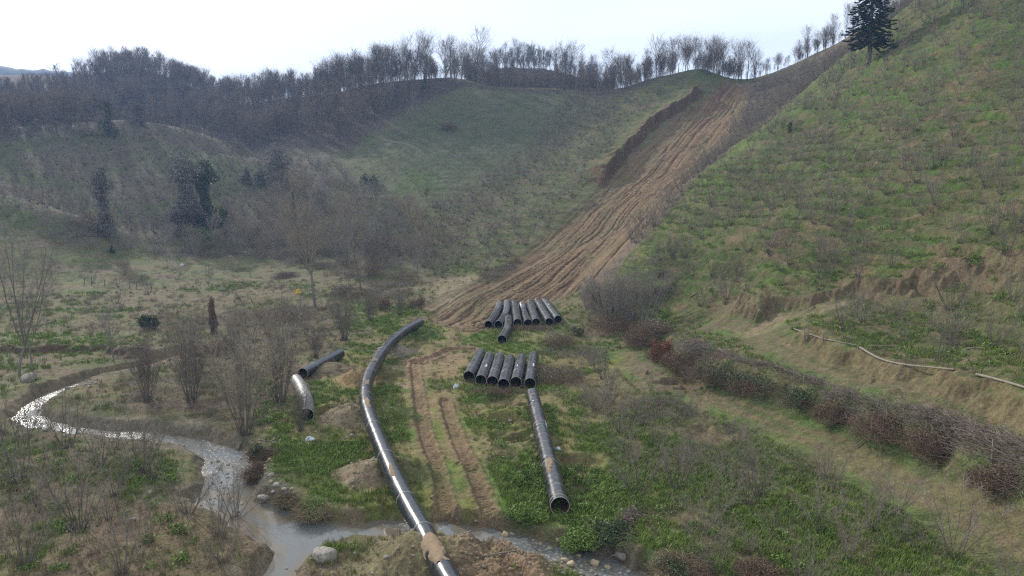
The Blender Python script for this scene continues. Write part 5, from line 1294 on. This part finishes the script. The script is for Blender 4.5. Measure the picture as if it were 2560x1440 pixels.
# low tangle of last year's stalks
def tangle(seed, n=60, r_=.8, h=.5, wr=.009):
    g = np.random.default_rng(seed); A = TB()
    for k in range(n):
        a = g.uniform(0, 6.28); q = r_ * math.sqrt(g.random()); p = np.array([math.cos(a) * q, math.sin(a) * q, -.05]); d = unit(np.array([g.normal() * .8, g.normal() * .8, g.uniform(.3, 1.6)])); l = h * g.uniform(.5, 1.3)
        p1 = p + d * l; A.twig(p, p1, wr)
        for j in range(2): q2 = p + d * l * g.uniform(.3, .9); A.twig(q2, q2 + rot_about(d, g.uniform(.4, 1), g.uniform(0, 6.28)) * l * .5, wr * .7)
    return A
UB = [tangle(660, 70, 1.0, .8).build('undergrowth', [M['twig_grey']]), tangle(661, 70, 1.0, .7).build('undergrowth', [M['bramble']]), tangle(662, 70, 1.0, .9).build('undergrowth', [M['twig']]), tangle(663, 60, .9, .5, .012).build('undergrowth', [M['dead']])]
pts = []; sz = []; vr = []
for pl, sp, s_, vs, sd_ in (
  ([(1400,900),(1560,925),(1700,990),(2000,1080),(2300,1220),(2600,1380),(2600,1500),(1900,1500),(1640,1400),(1620,1250),(1500,1100)], 1.75, .95, (0, 2, 3, 3), 1),
  ([(1350,880),(1480,860),(1640,950),(1800,1060),(1640,1060),(1400,1000)], 1.35, 1.0, (0, 2, 3), 2),
  ([(380,790),(900,760),(860,850),(740,930),(700,1090),(480,1090),(330,1080),(120,1050),(330,940),(500,900)], 1.7, .95, (1, 2, 0), 3),
  ([(-100,1110),(330,1110),(480,1170),(620,1340),(680,1440),(-100,1500)], 2.8, .6, (3, 2, 3), 4),
  ([(-100,640),(300,630),(900,650),(1020,690),(900,760),(500,830),(-100,850)], 2.6, .8, (1, 3, 2), 5),
  ([(100,600),(300,590),(600,600),(900,610),(1000,640),(1060,720),(900,700),(640,640),(300,640)], 2.4, 1.9, (0, 1, 2), 6),
  ([(1560,800),(1640,830),(1760,910),(1950,975),(2200,1060),(2460,1170),(2600,1230),(2600,1290),(2300,1180),(2000,1050),(1800,990),(1640,930)], .95, 1.0, (1, 1, 0, 3), 7),
  ([(640,1120),(660,1200),(690,1290),(800,1310),(880,1290),(800,1240),(700,1220)], .9, .7, (3, 1), 8),
  ([(1640,610),(2230,70),(2560,-40),(2560,690),(2200,720),(1800,760),(1560,760)], 5.5, .7, (0, 1, 3), 9),
  ([(900,700),(1120,700),(1080,760),(900,790)], 1.8, 1.3, (0, 1), 10),
  ([(1200,690),(1320,620),(1340,640),(1230,710)], 1.1, 1.0, (1, 0), 11),
  ([(1160,940),(1340,965),(1330,1010),(1180,990)], .9, .6, (1, 3), 12),
  ([(1950,835),(2100,905),(2250,960),(2450,1020),(2600,1065),(2600,1020),(2450,985),(2250,925),(2100,880)], 1.5, .7, (1, 2, 3), 14),
  ([(1180,715),(1330,625),(1350,640),(1230,725)], 1.2, 1.1, (1, 0), 13)):
    q = scatter(pl, sp, .5, 680 + sd_, not_on); g = np.random.default_rng(sd_); m = fbm(q[:, 0], q[:, 1], 5, 3, 700) > -.12; q = q[m]
    pts.append(q); sz.append(s_ * g.uniform(.5, 1.35, len(q))); vr.append(np.array(vs)[g.integers(0, len(vs), len(q))])
q = np.concatenate(pts); sz = np.concatenate(sz); vr = np.concatenate(vr); print('undergrowth', len(q))
stuff_instances('undergrowth', 'low tangle of dry brambles and leafless stalks', 'undergrowth', np.c_[q, TER.at(q[:, 0], q[:, 1])], np.random.default_rng(1).uniform(0, 6.28, len(q)), sz, vr, UB)
# stones
RK = [rock(k) for k in range(6)]; RKL = [rock(20 + k, n=0) for k in range(4)]
for m_ in RK + RKL[:3]: m_.materials.append(M['stone'])
RKL[3].materials.append(M['stone_tan'])
RKT = []
for m_ in RK[:3]: t_ = m_.copy(); t_.materials.clear(); t_.materials.append(M['stone_tan']); RKT.append(t_)
bould = [(815,1397,64,'large pale cracked boulder at the bottom edge beside the pool',0),(1555,1397,44,'big smooth grey boulder on the far stream bank',0),(1396,1352,17,'upright yellowish stone above the stream below the single pipe',1),
 (660,1247,27,'pale boulder at the gravel edge of the pool',0),(690,1215,20,'grey boulder in the bank above the pool gravel',0),(683,1232,15,'small pale stone between two pale boulders above the pool',0),(712,1225,14,'small round stone right of the boulders above the pool',0),
 (677,1190,18,'upright pale stone in the green bank',0),(1264,1341,22,'yellowish stone at the muddy stream crossing, left one',1),(1281,1339,15,'pale stone at the muddy stream crossing, right one',0),
 (1341,1366,12,'left of two small yellowish stones on the stream edge',1),(1352,1368,13,'right of two small yellowish stones on the stream edge',1),(1374,1381,15,'tan stone half in the stream below the two small ones',1),(1482,1374,20,'tan angular stone at the far edge of the stream',1),
 (1488,1420,30,'tan boulder in the rapids',1),(1428,1412,24,'brown boulder left in the rapids cluster',1),(1412,1402,18,'small brown stone on top of the rapids cluster',1),(1448,1398,16,'upright brown stone behind the rapids cluster',1),(1520,1428,20,'brown stone right of the boulder in the rapids',1),
 (1275,1053,12,'stone in the grassy pit right of the wheel ruts',0),(1332,1093,16,'pale stone touching the left side of the single pipe',0),(72,952,34,'large rounded grey boulder on the far bank of the left stream',0),
 (377,1233,12,'white stone in the grass inside the stream bend',0),(334,1300,14,'pale stone lying between bare hazels left of the pool',0),(427,1174,10,'small white stone near the middle stream bend',0),(1570,1440,18,'pale stone at the bottom edge below the big grey boulder',0),
 (1001,968,11,'pale round stone at the foot of the mound right of the pipeline',0),(880,1090,14,'flat grey stone below the gravel mound',0),(1080,1243,10,'pale stone right of the pipeline near the left rut',0),(1190,1305,12,'pale stone beside the muddy rut end',0),(965,1395,14,'pale stone on the soil in front of the pipeline',0),
 (888,1385,14,'pale stone on the grassy near bank',0),(1480,1440,16,'stone at the bottom edge in the rapids',0),(1870,1290,10,'white stone beside the small gully at lower right',0),(945,1385,9,'small pale pebble stone on the near bank',0),(1225,970,8,'tan stone in front of the near pipe row',1)]
for i, (u, v, wp, lab, t) in enumerate(bould):
    p = gpx(u, min(v, 1439)); k = wp * math.hypot(p[0], p[1]) / FPX / 2; g = np.random.default_rng(i); me = (RKT[i % 3] if t else RK[i % 6])
    p[2] = max(p[2], WZ - .05) + k * .32; place('boulder' if wp > 20 else 'stone', [('stone', me)], p, g.uniform(0, 6.28), k * 1.05, lab, 'boulder' if wp > 20 else 'stone', tilt=(g.uniform(-.3, .3), g.uniform(-.3, .3)))
pts = []; szs = []
for pl, sp, smin, smax, sd_ in (([(600,1110),(640,1150),(690,1230),(740,1240),(720,1200),(680,1150),(760,1110),(700,1090)], .28, .06, .22, 1),([(770,1090),(880,1000),(940,1010),(960,1080),(880,1100)], .4, .04, .16, 2),([(960,870),(1010,870),(1020,895),(970,905)], .35, .04, .15, 3),
   ([(950,1030),(1030,1060),(1030,1100),(960,1090)], .6, .05, .18, 4),([(1180,940),(1180,1300),(1300,1200),(1300,1000)], 1.6, .04, .12, 5),([(860,1170),(940,1150),(960,1200),(880,1230)], .45, .05, .2, 6),([(560,1110),(600,1110),(620,1200),(590,1260),(540,1260),(520,1180)], .55, .05, .18, 7),
   ([(1340,1370),(1560,1390),(1600,1470),(1400,1440),(1330,1390)], .33, .05, .2, 8),([(700,1380),(860,1350),(1040,1350),(1060,1450),(760,1450)], .5, .04, .14, 9),([(30,1030),(230,950),(250,960),(110,1000),(120,1070),(340,1100),(330,1110),(60,1080)], .6, .05, .2, 10),
   ([(1880,1230),(2000,1240),(2000,1340),(1850,1330)], .7, .04, .14, 11),([(1050,780),(1130,860),(1100,1200),(1000,1000)], 2.0, .04, .1, 12),([(1140,1350),(1350,1400),(1380,1450),(1140,1450)], .55, .05, .16, 13),([(960,930),(1010,940),(1000,990),(960,980)], .5, .05, .16, 14),
   ([(470,1240),(560,1200),(560,1240),(480,1260)], .35, .04, .12, 15),([(380,905),(420,895),(430,905),(390,915)], .8, .1, .3, 16),([(20,1045),(90,1000),(240,945),(250,962),(140,1000),(100,1050),(200,1080),(340,1092),(480,1105),(480,1118),(200,1092),(60,1082)], .62, .1, .3, 17),([(500,1108),(570,1120),(610,1170),(600,1240),(560,1240),(540,1180)], .7, .08, .2, 18)):
    q = scatter(pl, sp, .5, 720 + sd_, lambda a, b: seg_dist(a, b, RUT_L)[0] > .1); g = np.random.default_rng(sd_); m = g.random(len(q)) < .75; q = q[m]; pts.append(q); szs.append(smin + (smax - smin) * g.random(len(q)) ** 2.5)
q = np.concatenate(pts); szs = np.concatenate(szs); print('stones', len(q)); g = np.random.default_rng(3)
stuff_instances('gravel', 'pale rubble and river gravel on mounds and stream banks', 'gravel', np.c_[q, np.where(szs > .09, np.maximum(TER.at(q[:, 0], q[:, 1]), WZ - .02), TER.at(q[:, 0], q[:, 1])) + szs * .2], g.uniform(0, 6.28, len(q)), szs, g.integers(0, 4, len(q)), RKL)
# soil clods
CL = rock(77, n=0); CL.materials.append(M['mud']); pts = []
for pl, sp, sd_ in (([(1150,1345),(1290,1372),(1350,1400),(1390,1440),(1150,1440)], .32, 1),([(1095,1280),(1240,1260),(1290,1335),(1110,1325)], .4, 2),([(1000,900),(1180,862),(1190,885),(1100,920),(1050,1000)], .7, 3),([(1140,780),(1280,700),(1460,560),(1640,400),(1800,230),(1840,260),(1640,500),(1400,710),(1200,820)], 1.0, 4)):
    pts.append(scatter(pl, sp, .5, 760 + sd_))
q = np.concatenate(pts); g = np.random.default_rng(4)
stuff_instances('soil_clods', 'brown clods of churned soil', 'soil', np.c_[q, TER.at(q[:, 0], q[:, 1])], g.uniform(0, 6.28, len(q)), (.05 + .16 * g.random(len(q)) ** 2) * (1 + 1.0 * (q[:, 1] > 95)), np.zeros(len(q)), [CL])
# brushwood piles along the hedge: heaps of cut sticks
def brushpile(pts_px, wd, h, n, seed, label, name='brushwood_pile', ln=2.2, mt='dead', lift=0.0):
    pl = px(pts_px); g = np.random.default_rng(seed); acc = np.r_[0, np.cumsum(np.linalg.norm(np.diff(pl, axis=0), axis=1))]; o = pl.mean(0); oz = gz(*o); A = TB()
    for k in range(n):
        t = g.random() * acc[-1]; x_ = np.interp(t, acc, pl[:, 0]); y_ = np.interp(t, acc, pl[:, 1]); i = min(np.searchsorted(acc, t, 'right') - 1, len(pl) - 2); d = unit(np.r_[pl[i + 1] - pl[i], 0])
        s_ = g.normal() * wd * .4; nx = np.array([-d[1], d[0], 0]); c_ = np.array([x_, y_, 0]) + nx * s_; hh = h * math.exp(-(s_ / wd) ** 2 * 2) * g.random() ** .7
        c_[2] = gz(c_[0], c_[1]) + hh + lift; e = unit(d * g.normal(.7, .5) + nx * g.normal() * .55 + np.array([0, 0, g.normal() * .22])); l = ln * g.uniform(.4, 1.1)
        p = [c_ - e * l / 2, c_ + np.array([0, 0, .05]), c_ + e * l / 2]; p = [w_ - np.array([o[0], o[1], oz]) for w_ in p]; A.tube(p, .02 * g.uniform(.5, 1.3), .007, 3)
    o_ = link(name, A.build(name, [M[mt]]), loc=(o[0], o[1], oz)); return tag(o_, label, 'brushwood')
brushpile([(1790,905),(1850,930),(1950,965),(2060,1000)], .7, .5, 420, 1, 'grey brushwood hedge along the road edge, upper stretch above green bank')
brushpile([(2060,1010),(2130,1035),(2200,1060),(2300,1095)], .8, .55, 560, 2, 'brushwood heaped on the road edge, middle stretch above three brown bushes')
brushpile([(2300,1090),(2400,1125),(2500,1165),(2620,1215)], 1.5, .7, 1200, 3, 'widest brushwood heap at the right edge of the picture')
brushpile([(1530,1340),(1560,1320),(1590,1285)], .5, .6, 240, 4, 'small heap of grey cut sticks right of the single pipe mouth', ln=1.6)
brushpile([(1490,1330),(1530,1345),(1570,1350)], .8, .4, 90, 5, 'few long pale reeds lying behind the big grey boulder', ln=2.4, mt='wood')
brushpile([(1680,725),(1640,735),(1600,745)], .9, .8, 260, 6, 'dark branch heap at the foot of the tall grey thicket', ln=2.4)
brushpile([(1660,690),(1640,700)], .8, .8, 120, 7, 'small pale tangle of branches above the dark branch heap', ln=1.6)
brushpile([(690,695),(740,690)], 1.2, 1.0, 260, 8, 'dark heap of branches on the meadow behind the leaning tree', ln=3)
brushpile([(1640,1400),(1700,1420),(1760,1440)], .9, .5, 260, 9, 'flattened strip of dry stalks at the bottom edge right of the boulder', ln=1.3, mt='dry')
brushpile([(1460,525),(1490,505)], .8, .5, 120, 10, 'small branch litter on the left side of the dirt track', ln=2)
# logs, rails, posts
def pole(pts_px, r0, r1, label, name='log', cat='log', hs=None, n=6, mt='wood'):
    P3 = [gpx(u, v) + np.array([0, 0, (hs[i] if hs else .12)]) for i, (u, v) in enumerate(pts_px)]; o = P3[0].copy(); A = TB(); A.tube(smooth_path([p - o for p in P3], .6), r0, r1, n); o_ = link(name, A.build(name, [M[mt]], True), loc=tuple(o)); return tag(o_, label, cat)
pole([(1985,825),(2060,850),(2150,868)], .07, .05, 'thin grey rail at the left start of the log line above the road')
pole([(2150,872),(2200,900),(2260,915),(2385,928)], .10, .06, 'longest pale log lying along the terrace edge above the yellow bank')
pole([(2440,940),(2500,955),(2600,985)], .10, .07, 'pale log at the right edge of the terrace above the yellow bank')
pole([(2070,852),(2130,866)], .05, .04, 'short grey rail beside the first posts of the terrace edge')
pole([(2170,868),(2240,867)], .05, .04, 'thin branch lying just above the longest pale log')
pole([(2415,875),(2480,872)], .06, .04, 'grey branch lying on the sandy terrace near the right edge')
pole([(1725,744),(1743,733)], .10, .08, 'short pale log on the grass below the green hillside')
pole([(1795,876),(1830,892)], .09, .07, 'short pale log sticking out of the upper hedge')
pole([(1205,1395),(1300,1380)], .05, .04, 'stick half buried in the churned soil by the stream')
pole([(2138,1120),(2165,1100)], .05, .03, 'pale bent branch standing in the brown bramble')
posts = [(2010,848,26,'left of two posts at the start of the log line'),(2018,845,28,'right of two posts at the start of the log line'),(2057,850,14,'short post behind the rail above the road'),(2145,873,10,'tiny post at the left end of the longest log'),
 (1985,945,26,'fence post rising from the upper hedge'),(2010,958,26,'fence post right beside the upper hedge end'),(2090,1000,30,'thin fence post behind the middle brushwood'),(2193,1025,24,'fence post above the three brown bushes'),(2265,1048,22,'fence post between middle and widest brushwood heaps'),
 (2480,1155,52,'tall fence post standing free at the right edge below the brushwood')]
for i, (u, v, hp, lab) in enumerate(posts):
    p = gpx(u, v); h_ = hp * math.hypot(p[0], p[1]) / FPX; A = TB(); l_ = rng.normal() * .06; A.tube([np.array([0, 0, -.2]), np.array([l_ * .5 * h_, 0, h_ * .5]), np.array([l_ * h_, 0, h_])], .07, .055, 6)
    o_ = link('fence_post', A.build('fence_post', [M['wood']]), loc=tuple(p)); tag(o_, lab, 'post')
for i, u in enumerate((210, 228, 262, 296, 324, 340, 365, 380, 605, 633)):
    v = 712 + (u - 210) * .085 + (10 if u > 500 else 0); p = gpx(u, v); A = TB(); l_ = rng.normal() * .3; h_ = 1.3 if i != 1 else 1.7; A.tube([np.array([0, 0, -.2]), np.array([l_ * h_, 0, h_])], .07, .05, 5)
    o_ = link('fence_post', A.build('fence_post', [M['bark_dark']]), loc=tuple(p)); tag(o_, 'old dark fence post on the left meadow, part of a broken line', 'post', 'old fence posts on the left meadow')
# litter
def rag(u, v, wp, hp, label, mt, name, cat, seed):
    p = gpx(u, v); k = math.hypot(p[0], p[1]) / FPX; g = np.random.default_rng(seed); n = 9; V = []; F_ = []
    for i in range(n):
        for j in range(n):
            a = i / (n - 1) * 2 - 1; b = j / (n - 1) * 2 - 1; q = min(1, math.hypot(a, b)); V.append((a * wp * k / 2 * (1 + .2 * g.normal()), b * wp * k / 2 * .8 * (1 + .2 * g.normal()), max(-.02, hp * k * (1 - q * q) * (.5 + .7 * g.random()))))
    for i in range(n - 1):
        for j in range(n - 1): b = i * n + j; F_.append((b, b + n, b + n + 1, b + 1))
    tag(link(name, mesh(name, V, [(F_, 0)], [M[mt]], smooth=False), loc=tuple(p)), label, cat)
rag(1140,970,16,14,'crumpled grey blue plastic bag left of the near pipe row','plastic','plastic_bag','bag',1)
rag(774,1098,24,8,'crumpled pale blue plastic sheet below the gravel mound','plastic','plastic_sheet','sheet',2)
rag(1395,1122,16,6,'scrap of white plastic right of the single pipe','plastic','plastic_scrap','plastic',3)
rag(745,733,12,12,'small yellow plastic object on the meadow by the leaning tree','yellow','yellow_bucket','litter',4)
rag(455,663,10,4,'tiny white scrap on the far left meadow','plastic','plastic_scrap','plastic',5)

# ================================================================ labels that single out the members of a crowd
ORD = ['first','second','third','fourth','fifth','sixth','seventh','eighth','ninth','tenth','eleventh','twelfth','thirteenth','fourteenth','fifteenth','sixteenth','seventeenth','eighteenth','nineteenth']
TENS = {2:'twenty',3:'thirty',4:'forty',5:'fifty',6:'sixty'}
def ordw(n):
    if n <= 19: return ORD[n - 1]
    t, u = divmod(n, 10)
    if u == 0: return TENS[t][:-1] + 'ieth'
    return TENS[t] + '-' + ORD[u - 1]
def relabel(group, noun, place_, rows):
    ob = [o for o in COL.objects if o.get('group') == group]
    if not ob: return
    it = []
    for o in ob:
        u, v = to_px(np.array([o.location.x]), np.array([o.location.y]), np.array([o.location.z])); it.append((float(v[0]), float(u[0]), o))
    it.sort(key=lambda t: -t[0]); nr = min(rows, len(it)); per = math.ceil(len(it) / nr)
    for k in range(nr):
        row = sorted(it[k * per:(k + 1) * per], key=lambda t: t[1])
        for j, (_, _, o) in enumerate(row):
            o['label'] = (f'{ordw(j + 1)} {noun} from the left, row {ordw(k + 1)} from below, {place_}' if nr > 1 else f'{ordw(j + 1)} {noun} from the left {place_}')
relabel('hazels on the steep green hillside', 'bare hazel', 'steep green hillside', 12)
relabel('shrubs below the lower path', 'bare shrub', 'scrub below lower path', 6)
relabel('hazels inside the stream bend', 'bare hazel', 'near left bank', 4)
relabel('hazels on the upper terrace', 'bare hazel', 'sandy upper terrace', 3)
relabel('shrubs of the brown belt', 'bare shrub', 'brown belt beyond stream', 4)
relabel('shrubs on the left meadow', 'bare shrub', 'far left meadow', 3)
relabel('hazels on the spur', 'bare hazel', 'green spur beside track', 6)
relabel('hazels in the dense band right of the track', 'bare hazel', 'grey band right of track', 6)
relabel('hazels on the left hill', 'bare hazel', 'low grey hill at left', 1)
relabel('young hazels in the meadow bowl', 'small bare hazel', 'meadow bowl', 1)
relabel('hazels in the bowl', 'bare hazel', 'slope below the bowl', 4)
for g_, nn, pc in (('tall trees crowning the middle ridge','tall bare tree','of the group crowning the middle ridge'),('trees on the left shoulder of the middle ridge','bare tree','on the left shoulder of the middle ridge'),('trees behind the knoll','bare tree','in the clump behind the green knoll'),
   ('trees on the knoll rim','slender bare tree','on the rim of the green knoll'),('trees on the farther hilltop','bare tree','on the farther hilltop behind the middle ridge'),('trees on the left hill skyline','bare tree','on the skyline of the high left hill'),
   ('trees on the low saddle','bare tree','on the low saddle right of the left hill'),('small trees on the right skyline','small bare tree','on the skyline right of the track head'),('trees behind the spruce','bare tree','on the skyline behind the spruce'),('old fence posts on the left meadow','old dark fence post','of the broken line on the left meadow')):
    relabel(g_, nn, pc, 1)

# ================================================================ air
def haze():
    x0, x1, y0, y1, z0, z1 = -2600, 2600, -120, 3100, -4, 345
    V = [(x, y, z) for x in (x0, x1) for y in (y0, y1) for z in (z0, z1)]
    F_ = [(0,1,3,2),(4,6,7,5),(0,4,5,1),(2,3,7,6),(0,2,6,4),(1,5,7,3)]
    m = bpy.data.materials.new('haze'); m.use_nodes = True; N = m.node_tree.nodes; N.clear(); out = N.new('ShaderNodeOutputMaterial'); pv = N.new('ShaderNodeVolumePrincipled')
    pv.inputs['Color'].default_value = (.34,.56,1.0,1); pv.inputs['Density'].default_value = HAZE; pv.inputs['Anisotropy'].default_value = .2
    m.node_tree.links.new(pv.outputs[0], out.inputs['Volume'])
    tag(link('haze', mesh('haze', V, [(F_, 0)], [m], smooth=False)), 'thin blue haze filling the valley air', 'haze', kind='stuff')
HAZE = .00028
haze()
